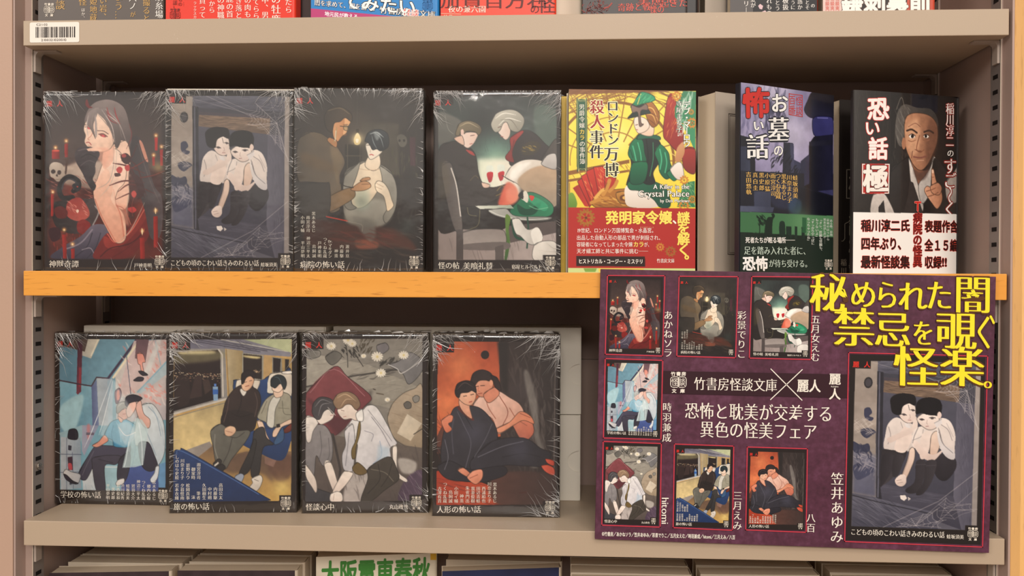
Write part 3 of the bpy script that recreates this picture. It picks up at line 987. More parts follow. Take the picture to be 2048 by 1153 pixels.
def frame(a, y0, x0, x1, y1, nx, ny, lx, ly):
    """the black border of the series: picture x0..x1, y0..y1; notches for the red mark (nx,ny) and the imprint (lx,ly)"""
    q = a.quad; c = rgb(BLK)
    L = min(p[0] for p in q) - 20; R = max(p[0] for p in q) + 20; T = min(p[1] for p in q) - 20; B = max(p[1] for p in q) + 20
    for p in ([(L, T), (R, T), (R, y0), (L, y0)], [(L, T), (x0[0], T), (x0[1], B), (L, B)], [(x1[0], T), (R, T), (R, B), (x1[1], B)],
              [(L, y1), (R, y1), (R, B), (L, B)], [(L, T), (nx, T), (nx, ny), (L, ny)], [(lx, ly), (R, ly), (R, B), (lx, B)]):
        a.fill(p, c)
def art_school():
    a = new('school', BLK, 13)
    a.quad = QUAD['school']
    a.draw('''
f 6d93a4/7fb0c0@90 75,100 750,100 750,1045 90,1045
f 5f8496/7aa6b6@20 75,100 560,100 390,340 280,400 75,355
f 87b4c2/6a96aa@90 78,365 280,400 300,660 230,640 90,690
F a8cbd2:b5 90,520 230,455 170,690 90,650
f 9ab8c0 80,690 220,640 330,640 240,820 220,740 90,720
# ceiling light
f b8b4aa/d8d0bc@0 215,100 330,100 275,222 205,200
f 5a4a44 110,100 255,100 235,180 110,150
l e8e0c8 8 318,105 275,205
f 4a2a38/7a3a48@90 190,110 220,110 215,430 195,450 185,440
f a84048:a80:b3 200,280 214,280 212,400 200,400
l 45303a 8 78,362 210,385 280,395
l 45303a 8 280,395 312,340 385,345
l 40344a 16 385,345 560,105
# window wall
f d8d0c4/b8b0b4@60 430,330 560,115 750,100 750,600 440,620
f c9b4b4/dcc4bc@60 545,110 750,100 750,330 430,480
k 30 e0887c 10 40 60 .6 480,120 750,110 750,500 430,480
k 20 f0e4dc 10 60 60 .5 480,120 750,110 750,500 430,480
l e8dcc0 14 418,340 575,112
l 40506a 4 500,210 528,440
f a8c4cc:a80 750,230 750,320 590,440 570,430
l 8fb4c4 8 750,240 570,430
l 9ab8c4 5 680,110 715,260
f d8dcd8:a70:b4 690,100 720,100 640,330 600,330
# hanging figure legs
f 6a5058/7a5c60@90 560,100 640,100 620,230 552,220
O e09080/e8b0a0@90 566,190 600,190 618,240 600,250 612,320 596,320 585,262 572,250
O 34303a 575,300 600,298 635,322 600,325
O 34303a 545,355 575,335 608,340 600,360 560,362
# pipes / column
f 5a6288/7a88a8@0 280,400 320,345 330,640 290,650
f b4bcc0/98a4b0@0 312,345 415,350 410,640 330,640
f 9cb0bc 380,360 415,350 415,620 390,640
O 6a4854 428,430 455,405 470,440 455,490 435,500
F d87868 440,430 455,420 458,470 442,480
g e8c8c0 60 .5 620,480 700,430
k 20 e89084 10 40 30 .6 600,380 750,380 750,500 620,500
# lockers
f b8bcc0/9aa8b4@0 90,715 215,720 225,1030 95,1045
l 5a6478 4 90,822 222,822
l 5a6478 4 92,935 222,930
l 5a6478 3 128,720 132,1040
l 5a6478 3 165,810 175,1035
O 2e2c36 135,700 145,668 185,665 200,700 190,730 140,725
f 3c3c48 138,765 160,768 158,798 138,796
f 3c3c48 150,980 168,975 168,1008 150,1010
f 4a3440 135,840 165,835 170,920 140,920
F c05058 140,880 160,880 165,915 145,915
f a8a8b8/8890a8@0 225,640 330,640 290,720 240,830 225,800
F c87878:a70:b3 255,640 275,640 270,720 258,720
f 6a6070 250,685 300,685 300,700 250,700
# bench
f 4a5c96/3c4c84@90 490,890 700,880 720,1045 470,1045
f 6a98c0 700,880 750,860 750,1045 710,1045
f c8d4d4:b4 360,890 470,890 470,1000 380,1045
f d8d8d8/c4ccd0@90 230,960 320,880 320,1045 235,1045
f 9cbcc4 350,900 450,900 460,1045 370,1045
k 20 8aa4b4 5 80 70 .4 100,960 480,960 480,1045 100,1045
# left boy
O 4d4a5c/3a3646@60 205,940 290,790 330,765 430,765 520,755 530,800 500,840 400,850 330,850 300,890 250,980
O 45414f/38343f@90 300,840 380,825 470,830 440,880 370,890 375,1045 320,1045 290,880
L 6a6674 4 300,800 250,900 230,950
L 2a2832 4 330,850 420,870
O d8d4d0/b4b4b8@0 110,935 125,915 160,930 215,945 215,975 200,1000 160,980 120,960
O 33303a 112,945 130,950 170,985 205,1000 180,1005 130,980
O 2e2c38/3a3742@90 460,850 520,800 530,870 500,980 450,975
O dcd8d4 455,975 490,965 490,995 455,1010 440,1000
O 5aa0c0/3f88ac@90 365,700 400,625 450,600 500,600 570,640 605,665 600,680 540,720 520,770 430,770 415,730
L 2e6e90 4 420,640 410,700 430,760
L 88c4dc 4 440,620 460,660 470,740
O e8a890/d8907c@60 290,765 330,740 365,700 390,730 360,755 320,775
O f0b8a4/e09a86@90 455,540 500,515 520,550 510,590 480,605 455,600 450,570
O e8a890 450,580 480,600 470,620 455,605
O b0aca4/807c78@60 440,560 440,520 460,495 500,490 520,520 512,550 495,530 470,545 455,560
t d8d4cc 4 450,520 475,500 505,510
L 5a3a34 3 475,540 490,538
L b85a50 4 480,568 498,566
# veil and right boy
O d8dcdc/c0ccd4@60 600,510 660,500 710,560 740,640 745,780 720,860 680,880 640,740 560,760 560,640
L 8fa4b4 4 640,520 690,580 720,700
L 8fa4b4 4 600,600 640,700 690,820
L a8b8c4 3 660,520 720,640 740,760
O 3a3646/2e2c38@90 580,750 640,740 680,820 700,890 650,920 600,880
O d8dce0 690,890 710,885 700,960 670,990 655,970 680,930
O e8bcae/d8a898@60 560,510 590,480 610,560 650,600 645,650 610,640 575,580
O f0c4b4 500,540 520,500 560,490 560,530 530,580 510,585
O 2c2a34/3c3844@90 492,500 500,460 545,445 600,465 580,485 550,490 520,500 505,520
f c8dcdc:a75 480,900 520,720 560,590 600,600 640,660 610,880 560,895
L e8f4f4 4 520,740 500,860 490,895
L e8f0f4 4 580,620 600,740 605,880
L a8c4cc 4 540,660 560,780 540,890
f e0ecee:a45:b4 420,350 560,580 500,780 340,700
t f0f4f4 4 410,340 300,640 240,780
t f0f4f4 4 415,360 360,600 330,700
F dce8ec:a50:b5 450,640 520,620 560,700 500,760
L f0f0f0 4 455,650 500,700 560,680
n 34 .07
''')
    frame(a, 98, (72, 86), (749, 756), 1042, 158, 152, 705, 1018)
    return a
ARTS['school'] = art_school
def art_train():
    a = new('train', BLK, 17)
    a.quad = QUAD['train']
    a.draw('''
f c8a468/b08c54@90 55,110 745,110 745,1045 60,1045
f b8a478/d8c088@90 60,560 380,460 280,720 60,780
n 8 .15 60,540 380,460 280,720 60,780
# ceiling
f a8b08c/c0c49c@0 455,112 742,112 742,200 460,180
f 6a6878/8a8890@0 60,110 460,112 740,190 740,215 400,190 360,165 60,175
l 3c3a48 4 150,118 560,185
l 3c3a48 4 200,115 600,180
l 4c4a54 4 260,112 640,178
l c8c4b4 4 330,112 720,185
k 20 44424e 3 60 20 .7 240,115 440,115 640,180 400,190
f 8c8878 370,168 460,178 400,192
# big window
f 8e8a86 60,165 355,165 372,455 60,545
f 2c2120/1e1717@90 60,185 325,172 335,450 60,525
F e8d8a8:b5 80,185 200,178 290,180 280,195 120,198
F 8a8460:a60:b8 60,200 330,180 320,230 60,250
k 60 f0d8b4 4 10 0 .8 60,300 330,310 330,345 60,335
k 40 a8785c 4 14 0 .7 60,300 330,310 330,365 60,345
f 3a2c2a 180,325 220,320 222,440 150,455
f 3e302c 225,350 260,340 280,400 240,430
F 322624:a80 70,340 140,330 150,470 80,490
l c8c0b4 9 318,172 338,200 345,440
l c4bcb0 12 60,540 370,455
l 7c766c 4 60,560 370,475
f b8a888/98845c@0 358,165 460,180 455,370 378,430
l 8a6c40 4 362,170 380,450
# bottle
f 8eb0d0:a90 285,385 315,385 315,465 290,467
f 3a68b0 284,400 316,400 316,428 286,430
f 5880c0 293,368 306,368 306,384 293,384
# second, third windows
f 9a9688 455,190 580,205 580,360 455,350
f 2a2220 462,195 570,208 570,345 462,330
F d8c890:b3 465,205 560,215 540,225 470,215
k 16 d8b890 4 10 0 .7 520,290 565,292 565,310 520,306
f b89868 580,205 632,212 612,320 585,350
f 8c887c 630,215 690,222 690,305 630,310
f 241e1e 636,220 680,226 676,300 636,305
f a88c5c 685,222 742,228 742,300 690,305
f 24201f 705,228 728,230 726,296 705,294
# seats
O 2c446c/24385c@0 405,360 420,345 560,350 600,330 640,310 700,300 742,310 742,700 620,650 560,600 420,440
O e8e0d0/d0c4b4@0 425,350 460,345 455,400 420,415
O e4dccc/ccc0b0@0 515,350 560,352 540,410 525,400
O e8e0d0/d0c4b4@0 615,320 640,310 742,312 742,440 700,420 600,420
O f0e8dc 695,300 740,296 742,312 690,312
f 2c4878/223a64@90 560,350 605,340 600,470 570,500
# floor
f 7a6048/c8a058@90 60,780 290,720 310,800 480,760 742,760 742,1045 560,1045
F 58443c:a70:b10 340,820 480,760 600,800 640,940 560,880 380,880
F 5c4038:a80:b8 600,800 742,780 742,900 660,930
f a8a098/8a8078@30 60,775 270,700 285,725 190,800
g e8d080 60 .6 690,970
f 8c6c60:a80 590,790 660,805 640,850 590,830
F 2b4676/1e3358@90 440,700 520,640 742,640 742,700 690,812 560,770
# window-side man
O 3a2e2c/2e2624@60 345,530 365,460 410,400 460,375 520,390 555,420 565,480 545,560 520,640 430,640 390,620 340,615
F 2a2322 345,540 420,520 520,540 540,580 500,640 430,640 390,620 335,610
L 1c1716 4 450,420 450,480 430,540
L 5c4a44 4 380,450 370,520 350,590
L 584844 4 530,420 545,480 530,560
L 1c1716 4 400,540 450,560 520,540
O e8e0d4 445,400 480,390 480,420 465,440 450,425
O e8c0a0/d8a888@0 455,350 490,325 522,335 520,370 500,400 475,412 455,395
O 241e20 450,340 455,310 490,290 530,310 525,340 505,325 480,335 465,365 455,370
L 3a2a26 3 468,362 482,358
L 3a2a26 3 498,354 512,350
L 8c4a3c 4 475,385 495,380
O 6c6a62/56544c@60 275,640 330,600 400,640 500,640 480,700 400,800 360,860 310,830 290,730
L 3c3a36 4 350,660 420,680 470,650
L 3c3a36 4 400,680 380,760 345,830
L 8c8a80 4 300,660 300,740 325,820
O e8c4a4/d4a88a@90 358,625 385,612 415,620 420,645 395,670 365,668 355,650
L a87860 3 362,640 400,650
O 33302e 290,830 320,800 340,815 320,850
O 2c2a2a 310,850 340,830 362,850 340,872
f d8d0c4 296,836 320,818 324,826 300,845
# right man
O a8a290/94907e@60 545,560 580,480 620,440 680,420 735,440 742,520 740,580 690,600 640,620 590,590
O d8d4c8 600,600 610,500 640,445 680,450 650,520 640,620
L 6a6658 4 600,470 570,540
L 6a6658 4 690,470 700,540 740,550
L 6a6658 3 668,510 730,515
O e8c8b0 640,410 690,400 690,440 650,450
O f0d4be 630,390 640,350 680,350 695,390 670,420 635,410
O 1e282c/2a3438@60 622,380 625,340 660,318 700,330 715,370 700,405 680,370 650,395 635,390
t 4a5c60 4 640,330 670,340 690,390
O ecd0b8/dcb8a0@90 545,585 575,590 600,660 618,700 600,722 580,690 560,640
O ecd0b8/dcb8a0@60 640,640 670,610 740,575 742,600 690,620 660,670 635,675
f 2a2624 655,605 675,600 680,620 660,625
O 7c3628/5c2820@90 695,640 742,600 742,640 710,655
O 3c3a3a/2e2c2c@90 520,690 530,640 580,620 600,680 640,720 580,740 560,880 540,900 510,890
O 363433/2a2828@90 500,760 525,690 540,720 500,870 440,890
O 3a5a80 645,700 690,620 700,690 655,722
O 9ca4b4 420,900 450,885 470,900 450,940 420,930
O e0d8cc/c8bcb0@90 515,915 560,895 578,920 560,970 530,992 500,970 520,940
L 6a6058 3 530,920 555,930
# near seat
O 28406e/1c2f56@90 60,775 100,748 150,760 560,1000 575,1045 60,1045
L 4a689c 5 75,770 110,755 340,880 555,1005
n 40 .08
''')
    frame(a, 112, (57, 62), (744, 744), 1044, 152, 172, 675, 1012)
    return a
ARTS['train'] = art_train
def flower(a, x, y, r, c='e8e0d0'):
    for k in range(12):
        t = k * math.pi / 6
        a.line([(x, y), (x + r * math.cos(t), y + r * .8 * math.sin(t))], rgb(c), r * .34, False, True, 1)
    a.glow(x, y, r * .3, rgb('d8c070'), .9)
def art_lying():
    a = new('lying', BLK, 19)
    a.quad = QUAD['lying']
    a.draw('''
f 8a857c/7a746c@90 58,112 738,112 738,1042 58,1042
f a8a296/8e887c@60 60,190 420,260 738,400 738,560 420,480 60,380
k 60 6a655e 5 120 170 .35 60,120 738,120 738,560 60,520
k 40 b8b2a4 6 100 170 .35 60,220 738,220 738,560 60,420
l 4a4642 10 60,385 330,325 738,270
k 12 3a3634 8 80 -10 .5 320,310 560,280 560,330 330,340
# books
O 6a6762/8a867e@0 65,180 130,175 135,210 70,225
O 5c5a55/77736c@30 168,215 220,180 265,210 210,262
O 8c8a8a/6a6868@40 540,262 600,240 660,190 735,235 735,300 660,375 620,310
L c8c4c0 5 540,262 590,285 620,310 735,235
O 7a7678 470,150 520,135 540,170 500,200 480,195
# dark sprigs
L 2a2825 4 300,275 298,210 290,150
k 16 2c2a27 7 30 60 .9 265,140 320,140 320,220 265,220
L 2a2825 4 390,270 350,210 330,160
k 16 302e2a 7 30 60 .9 325,150 380,160 370,220 330,210
k 30 4a4234 7 40 120 .8 370,110 450,110 440,200 370,190
k 24 3a3834 7 40 140 .8 480,250 560,220 580,240 500,270
''')
    for x, y, r in ((202, 152, 24), (300, 118, 26), (325, 138, 22), (392, 210, 14), (472, 214, 30), (627, 206, 26), (494, 308, 26), (533, 462, 14)): flower(a, x, y, r)
    a.draw('''
l 4a4038 6 450,400 462,405
l 5c5044 6 470,425 510,432
F 3a3432:a60:b8 400,480 440,400 430,520
# cushion
O 8a4a4e/6a3438@60 60,420 220,270 300,330 435,440 400,500 240,660 190,640 60,555
L a87074 4 80,420 220,285 400,440
F 4a2a30:a60:b8 60,450 200,620 250,660 330,560 240,560
# round table
O b8a894/98866e@60 535,560 560,490 620,430 690,400 738,395 738,738 660,735 580,690 545,620
k 20 8a7660 4 140 20 .5 560,450 738,420 738,700 580,660
O 66625c 630,485 650,472 672,485 670,510 645,515 632,500
O 8c8880 682,450 700,438 720,448 716,472 695,480 684,468
f d8ccb8/c8b8a0@60 650,545 735,600 670,700 590,655
l 3a342e 5 735,632 688,662
F 5c5048:a60:b8 560,680 660,740 738,745 738,790 600,740
# floor lower
f 6a6058/544a46@90 58,640 738,740 738,1042 58,1042
F a8a09a/c0b4ae@90:b4 330,860 420,880 420,1042 280,1042
l 3e3836 14 215,660 260,860 250,960
k 40 4a4240 8 120 70 .4 58,700 738,760 738,1042 58,1042
F 4a3a4a/5c4a5c@0 640,920 738,870 738,1042 600,1042
k 20 8a7684 3 80 60 .6 620,900 738,880 738,1030 640,1030
F b0a8a0:b5 600,800 700,820 690,880 620,880
# left boy
O 4a484c/37363a@60 58,900 110,960 210,1000 200,1042 58,1042
O 948f8e/7a7576@90 58,570 110,600 170,610 210,680 210,800 160,840 120,780 110,870 100,900 58,840
O ece4da/d8ccc4@60 58,560 100,560 130,590 100,640 85,700 60,690
L 5a5658 3 140,640 150,740 130,820
L 5a5658 3 190,680 195,780 165,830
O e8dcd0/d4c2b6@90 58,830 110,900 125,960 118,992 95,960 60,900
O f0e4d8/e0ccc0@90 165,830 205,820 245,940 240,985 215,975
O f0e8de/e4d4c8@60 120,560 180,510 220,520 215,565 175,592 140,600
O 3c3a3c/565356@60 92,530 100,480 140,445 200,455 228,495 215,540 190,515 160,530 140,570 115,570
t 8a8688 4 110,500 150,460 210,480
t 8a8688 4 130,550 150,490 200,480
l d8d0c8 3 185,505 230,550
L a86a64 3 200,552 215,548
# right boy
O e8e4e0/ccc8cc@60 285,640 330,570 390,520 420,495 470,505 530,600 570,680 590,715 550,740 550,800 470,830 420,860 385,880 350,820 360,720 330,720
O dcd8d8/bcb8bc@90 285,640 330,600 345,720 330,870 280,860 270,780 290,720
L 8a868c 4 310,650 300,750 290,840
L 8a868c 4 440,560 500,640 550,730
L 9c98a0 4 400,640 450,660 440,700
L a8b4c8 5 490,700 500,780 450,830
L 8a868c 3 420,520 500,620 560,700
f a8c0d0:a50:b6 480,720 550,740 540,800 470,820
O f0e4d8/e4d0c2@60 240,520 280,470 330,480 360,530 385,520 390,575 345,580 320,570 275,572
O f4f0ea 350,540 385,515 392,580 360,582
O a08468/7c6450@60 215,470 240,430 300,415 350,440 375,490 350,520 320,490 290,490 265,510 235,510
t c8ac8c 5 240,450 290,430 350,470
t c8ac8c 4 260,500 290,460 330,460
L 7a5a50 3 262,520 280,525
L a86a64 3 275,560 292,556
O 8a7444/6a5834@90 350,690 365,600 375,590 375,650 350,740 350,790 330,800 325,750
O 6e5a36 330,850 360,820 415,870 390,892 350,885
O f0e4d8/e4d0c4@90 285,870 335,880 300,940 240,1000 215,990 250,920
O f4eae0/e8d6ca@90 205,1000 240,985 270,1000 270,1042 205,1042
L b8a094 3 225,1000 220,1035
O ece0d4 565,735 590,730 590,830 600,880 650,920 640,935 590,900 570,840
O 4e4840/3a342e@60 420,860 470,820 550,790 590,860 600,920 520,980 440,1042 380,1042 420,920
L 7a7264 4 440,860 520,880 570,930
L 2a2622 4 480,830 490,920 420,1000
L 2a2622 4 560,830 540,900 500,960
n 40 .08
''')
    frame(a, 112, (57, 57), (738, 738), 1043, 157, 170, 664, 1008)
    return a
ARTS['lying'] = art_lying
def art_doll():
    a = new('doll', BLK, 23)
    a.quad = QUAD['doll']
    a.draw('''
f b8583a/d0683f@60 65,120 440,120 440,660 65,720
g e08a58 110 .6 200,260 120,480
g 8a3a28 120 .5 360,160
n 8 .12 65,120 440,120 440,700 65,700
f 3a302e/2c2625@0 415,120 752,120 752,1052 440,1052
g 50484a 120 .5 560,400
f 2a2524:b6 405,120 470,120 470,420 440,400
k 60 564c48 14 120 80 .35 460,140 740,140 740,900 480,900
k 40 6a625e 12 120 88 .35 560,380 740,300 740,800 600,700
F 86807a:a70:b4 560,310 590,300 640,480 650,640 690,780 640,720 610,560
F 8a847e:a70:b4 580,770 630,790 640,840 600,830
l 5c524e 6 740,200 738,900
e 2a2322 336,195 24 25
F a83a24/c85a34@0 65,860 250,900 470,980 700,1052 65,1052
k 40 6a2a22 8 120 10 .5 65,860 480,900 520,1050 65,1050
F 5a3a32/382c2a@0:b6 380,900 560,860 752,900 752,1052 420,1052
F 42302e:a80 66,660 140,540 120,700 66,760
k 30 6e3a30 6 100 60 .5 65,560 160,500 160,760 65,760
# back man
O ecc8b8/d29a84@60 268,490 300,440 400,400 480,440 540,480 560,540 500,600 440,640 410,640 380,560 300,520
O d88c70/b8604a@60 500,580 560,530 600,560 620,640 560,690 510,620
L 8a4a3c 4 420,430 470,520 440,600
L a05c48 4 340,440 360,500 400,560
L a05c48 4 480,500 520,560 580,600
O e8a080/d08060@0 400,620 480,580 540,520 600,545 620,590 560,570 500,600 430,640
L 8a4434 3 540,530 600,555
O e8ac90/cc8064@60 275,370 320,330 380,345 378,390 350,430 310,435 285,410
O d88c70 330,420 390,380 420,420 360,470
O 2c2424/3c3030@60 253,350 270,300 320,280 370,300 382,340 360,345 340,340 300,345 275,380 262,385
O 2a2222/382c2c@90 370,310 410,330 430,400 395,380 385,345
e e8a484 372,355 10 17
L 4a2c28 4 282,378 300,374
L 4a2c28 4 312,372 335,370
L b8604a 3 300,380 298,400 308,404
L 9c4438 4 298,418 320,414
# front figure in kimono
O 3c3a42/2c2a30@60 100,650 140,540 180,490 300,495 380,570 410,640 400,700 300,800 250,860 140,880 90,800
O 34323a/28262c@0 260,800 380,690 560,670 660,730 720,760 680,830 560,830 440,830 340,900 280,880
O 302e34/25232a@60 70,830 140,800 260,850 440,830 460,880 340,920 240,920 120,900
L 5c5a64 4 180,520 220,600 260,700 230,840
L 5c5a64 4 380,590 340,680 280,780
L 1e1c20 4 200,500 240,570 270,620
L 6a6872 4 300,780 440,720 560,690
L 1e1c20 4 440,780 560,760 660,780
L 6a6872 4 110,680 130,780 110,850
L 4c4a54 6 160,560 150,640 160,760
g 5a5a6c 80 .4 540,740 280,640
F 5a2e2c 180,500 215,490 265,545 275,570 245,560
O f0bca0/d89478@60 195,440 230,420 270,420 275,470 250,490 265,560 220,530 190,480
O f4c8ac/e0a080@60 185,430 220,395 278,400 285,440 262,482 225,478 195,455
O 221e20/302a2c@60 165,400 180,360 230,342 275,360 288,410 262,400 240,410 200,415 190,440 172,430
t 5c4a48 4 180,390 220,355 270,380
L 3a2422 4 215,432 232,430
L 3a2422 4 256,424 272,420
L a83a34 5 248,466 262,462
# hands
O e89878/c86c50@60 90,570 130,540 155,545 150,575 130,590 150,620 120,640 100,610
O e8a080/c87458@60 185,855 215,840 255,870 265,890 235,890
O eca488/d08062@60 240,890 270,860 320,850 330,880 320,910 290,935 255,915
L 8a4434 3 255,900 300,880
O d85a40/b04030@0 690,790 735,800 735,830 700,815
O d86048/b84834@0 665,830 700,825 738,845 738,885 690,865
l 4a2a26 8 540,985 580,980
n 36 .08
''')
    frame(a, 120, (65, 65), (752, 752), 1052, 158, 182, 675, 1032)
    return a
ARTS['doll'] = art_doll
def gear(a, x, y, r, c, hole, n=10):
    C = rgb(c); a.line([(x + r * .86 * math.cos(t), y + r * .86 * math.sin(t)) for t in np.linspace(0, 2 * math.pi, 25)], C, r * .34, False)
    for k in range(n):
        t = 2 * math.pi * k / n
        a.line([(x + r * .8 * math.cos(t), y + r * .8 * math.sin(t)), (x + r * 1.18 * math.cos(t), y + r * 1.18 * math.sin(t))], C * .9, r * .3, False)
    for k in range(5):
        t = 2 * math.pi * k / 5
        a.line([(x, y), (x + r * .8 * math.cos(t), y + r * .8 * math.sin(t))], C, r * .16, False)
    a.glow(x, y, r * .2, rgb(hole), 1)
def art_palace():
    a = new('palace', 'f2dc4a', 29)
    a.draw('''
f f6e25c/eed23c@90 45,35 815,35 815,760 45,760
g fff6a8 120 .6 330,330 560,420 200,640
n 10 .06
''')
    for k in range(11):                           # glass dome: radial ribs and rings
        t = math.radians(200 + k * 16)
        a.line([(330 + 130 * math.cos(t), 470 + 130 * math.sin(t)), (330 + 560 * math.cos(t), 470 + 560 * math.sin(t))], rgb('9a6c2c'), 7, False)
    for r, w in ((175, 7), (265, 6), (352, 16), (395, 6), (440, 9)):
        a.line([(330 + r * math.cos(t), 470 + r * math.sin(t)) for t in np.linspace(math.radians(175), math.radians(365), 30)], rgb('8c5c26' if w > 10 else 'a87c34'), w, False)
    a.draw('''
f 7c4c22 45,35 815,35 815,55 45,70
k 60 8c5c28 5 150 -20 .8 60,40 420,40 420,100 60,180
k 50 7c4c22 5 150 200 .8 420,40 800,40 800,200 460,100
k 40 8c5c28 4 120 60 .7 70,60 400,60 400,160 70,200
f 8c5c26 45,530 420,460 420,482 45,556
f 8c5c26 45,580 420,520 420,534 45,596
k 24 a87830 5 60 60 .9 50,545 410,480 410,520 50,580
f e8cc48 45,600 300,560 300,760 45,760
l 9a6c2c 6 60,600 60,750
l 9a6c2c 5 130,640 180,750
F 7aa03c/5a8030@90 45,680 80,660 105,720 90,760 45,760
# cards
f 9c2a20/c83a2a@0 80,630 130,600 190,720 170,745 150,740
o c43424/a82a20@60 108,590 150,560 200,720 180,745
o cc3a28/b02c20@60 130,560 185,530 225,700 195,735
o c43424/a82a20@60 160,530 220,505 250,690 215,710
o d03c2a/a82a20@60 205,505 275,500 280,670 240,700
o c43424/a02820@60 270,560 340,570 320,660 275,660
k 24 e8a058 3 30 60 .8 215,515 270,510 270,640 240,640
k 20 e8a058 3 30 60 .7 140,580 180,560 210,690 190,700
# brass hand
O b8782c/8a5420@60 200,700 260,650 330,640 440,640 520,700 560,745 300,748 210,745
k 30 e8b458 6 60 20 .7 220,670 520,680 540,740 220,740
L c88c3c 22 262,670 285,630 300,585
L e0ac54 18 215,690 250,650 265,640
L c88c3c 20 300,650 330,620 345,590
L 8a5420 5 270,640 285,600
L c4883a 20 190,720 240,700 290,690
O c88c3c/8c5a22@90 340,660 400,650 450,680 430,720 360,720
e 6a3c18 390,690 30 20
e e0b060 390,690 14 10
k 30 6a3c18 3 50 10 .8 230,680 520,690 540,745 230,745
# woman: skirt, jacket
F f4ece0/d8c8b8@90 400,620 470,610 560,640 600,740 420,745 390,680
O 1e6a48/124434@60 405,590 440,560 560,590 640,640 660,740 600,748 560,700 480,650 420,640
O 24302c/161c1a@60 440,350 510,320 590,345 610,400 600,470 560,540 570,600 520,610 470,580 420,590 400,610 430,500 420,420
L 3a8a60 5 470,350 490,430 480,560
L 0c100e 5 520,340 530,440 520,590
L 3a8a60 4 560,360 560,460 540,560
O 1c7c50/135a3c@60 412,430 425,370 465,330 500,350 510,420 520,470 480,490 440,470
L 4ab484 7 440,380 450,420 460,470
L 4ab484 6 470,360 485,420 490,470
L 0f3a28 4 425,400 440,450
O 187048/0f4a32@90 440,480 520,475 525,540 500,600 440,610 420,580
O 1c7c50/125038@60 570,420 600,370 650,420 660,480 680,540 640,580 600,540 590,480
L 4ab484 7 600,400 610,460 600,520
L 4ab484 6 630,420 640,480 630,540
O 1a6e4a 640,540 690,505 710,560 680,590
O f6eee4/dccabc@90 660,520 700,480 730,490 740,570 700,580
O 226048 465,340 480,310 590,320 600,345 540,335
# neck, head
O f6e0cc/e6c4a8@90 480,300 490,260 540,250 565,260 560,315 520,320
O f8e8d8/ecd0b8@60 448,250 450,215 480,205 520,220 540,260 520,290 480,305 462,290
L 4a3428 4 458,255 470,252
L a85048 4 462,282 470,284
O b87838/8a5424@60 500,130 540,110 580,150 600,200 590,250 560,270 535,240 520,200
t e8b868 6 510,150 560,160 590,230
t e8b868 5 520,190 560,200 580,250
t 6a3c18 4 515,170 560,190 590,210
t 6a3c18 4 530,220 560,240 580,262
L e0e0d8 4 528,240 528,265
O 1c2a24/2c3c34@0 412,215 440,180 440,130 490,120 545,180 520,190 480,200
O 1f7c54/2f9c6c@0 450,120 490,60 560,80 570,110 500,130 430,150
L e0d070 5 470,130 490,70
k 14 52bc88 5 50 -50 .8 470,70 560,80 555,120 460,130
O 8c7468/6a564c@60 435,135 480,150 520,130 530,165 490,170 490,240 505,250 480,262 470,180 440,180
# right side: red fan with cards, green drapery
O b03024/8c241c@60 650,90 690,100 740,300 720,420 650,360 620,300
k 24 e08848 4 50 110 .7 640,110 690,120 720,330 640,320
f 2a7850/3c9868@60 740,55 815,60 808,420 760,300 690,210 690,150
k 30 e8f0e0 10 100 105 .5 720,70 790,80 740,300 700,260
O a82c22/7c201a@90 740,400 806,400 806,545 740,510
F d8a070/b87c4c@60 700,400 720,370 740,360 745,420 720,470 690,470
L e8c878 4 690,440 660,420
L e0a030:a90 4 740,250 700,240
f 2f7c50 740,600 806,590 806,748 700,745
k 26 b8d890 5 40 60 .6 720,600 806,600 806,740 720,740
''')
    for x, y, r in ((700, 85, 24), (790, 245, 26), (742, 585, 22), (790, 700, 20), (785, 180, 14), (740, 738, 28)): gear(a, x, y, r, 'd88c2c', '6a3c18')
    a.draw('''
f ad2a23 45,748 810,755 808,1117 45,1115
f c8d48c 45,1115 808,1117 806,1150 45,1150
f 7ca048 140,1118 220,1118 210,1140 150,1140
f e8c84a 230,1118 500,1118 500,1140 230,1140
f 2e6c4c 60,102 60,102 60,102
''')
    gear(a, 157, 810, 42, 'b07028', '3a1c10', 14); gear(a, 598, 987, 20, 'd08a34', 'e8c070'); gear(a, 660, 1014, 26, 'a8682c', '6a2a14')
    a.draw('''
F 2a5c40/1e4632@90 120,100 160,100 170,120 168,500 160,522 120,522 106,500 108,120
L c8b878 3 124,108 156,108 163,124 161,498 154,514 124,514 114,498 115,124 124,108
f 2a1814 97,1042 508,1045 508,1106 97,1104
''')
    return a
ARTS['palace'] = art_palace
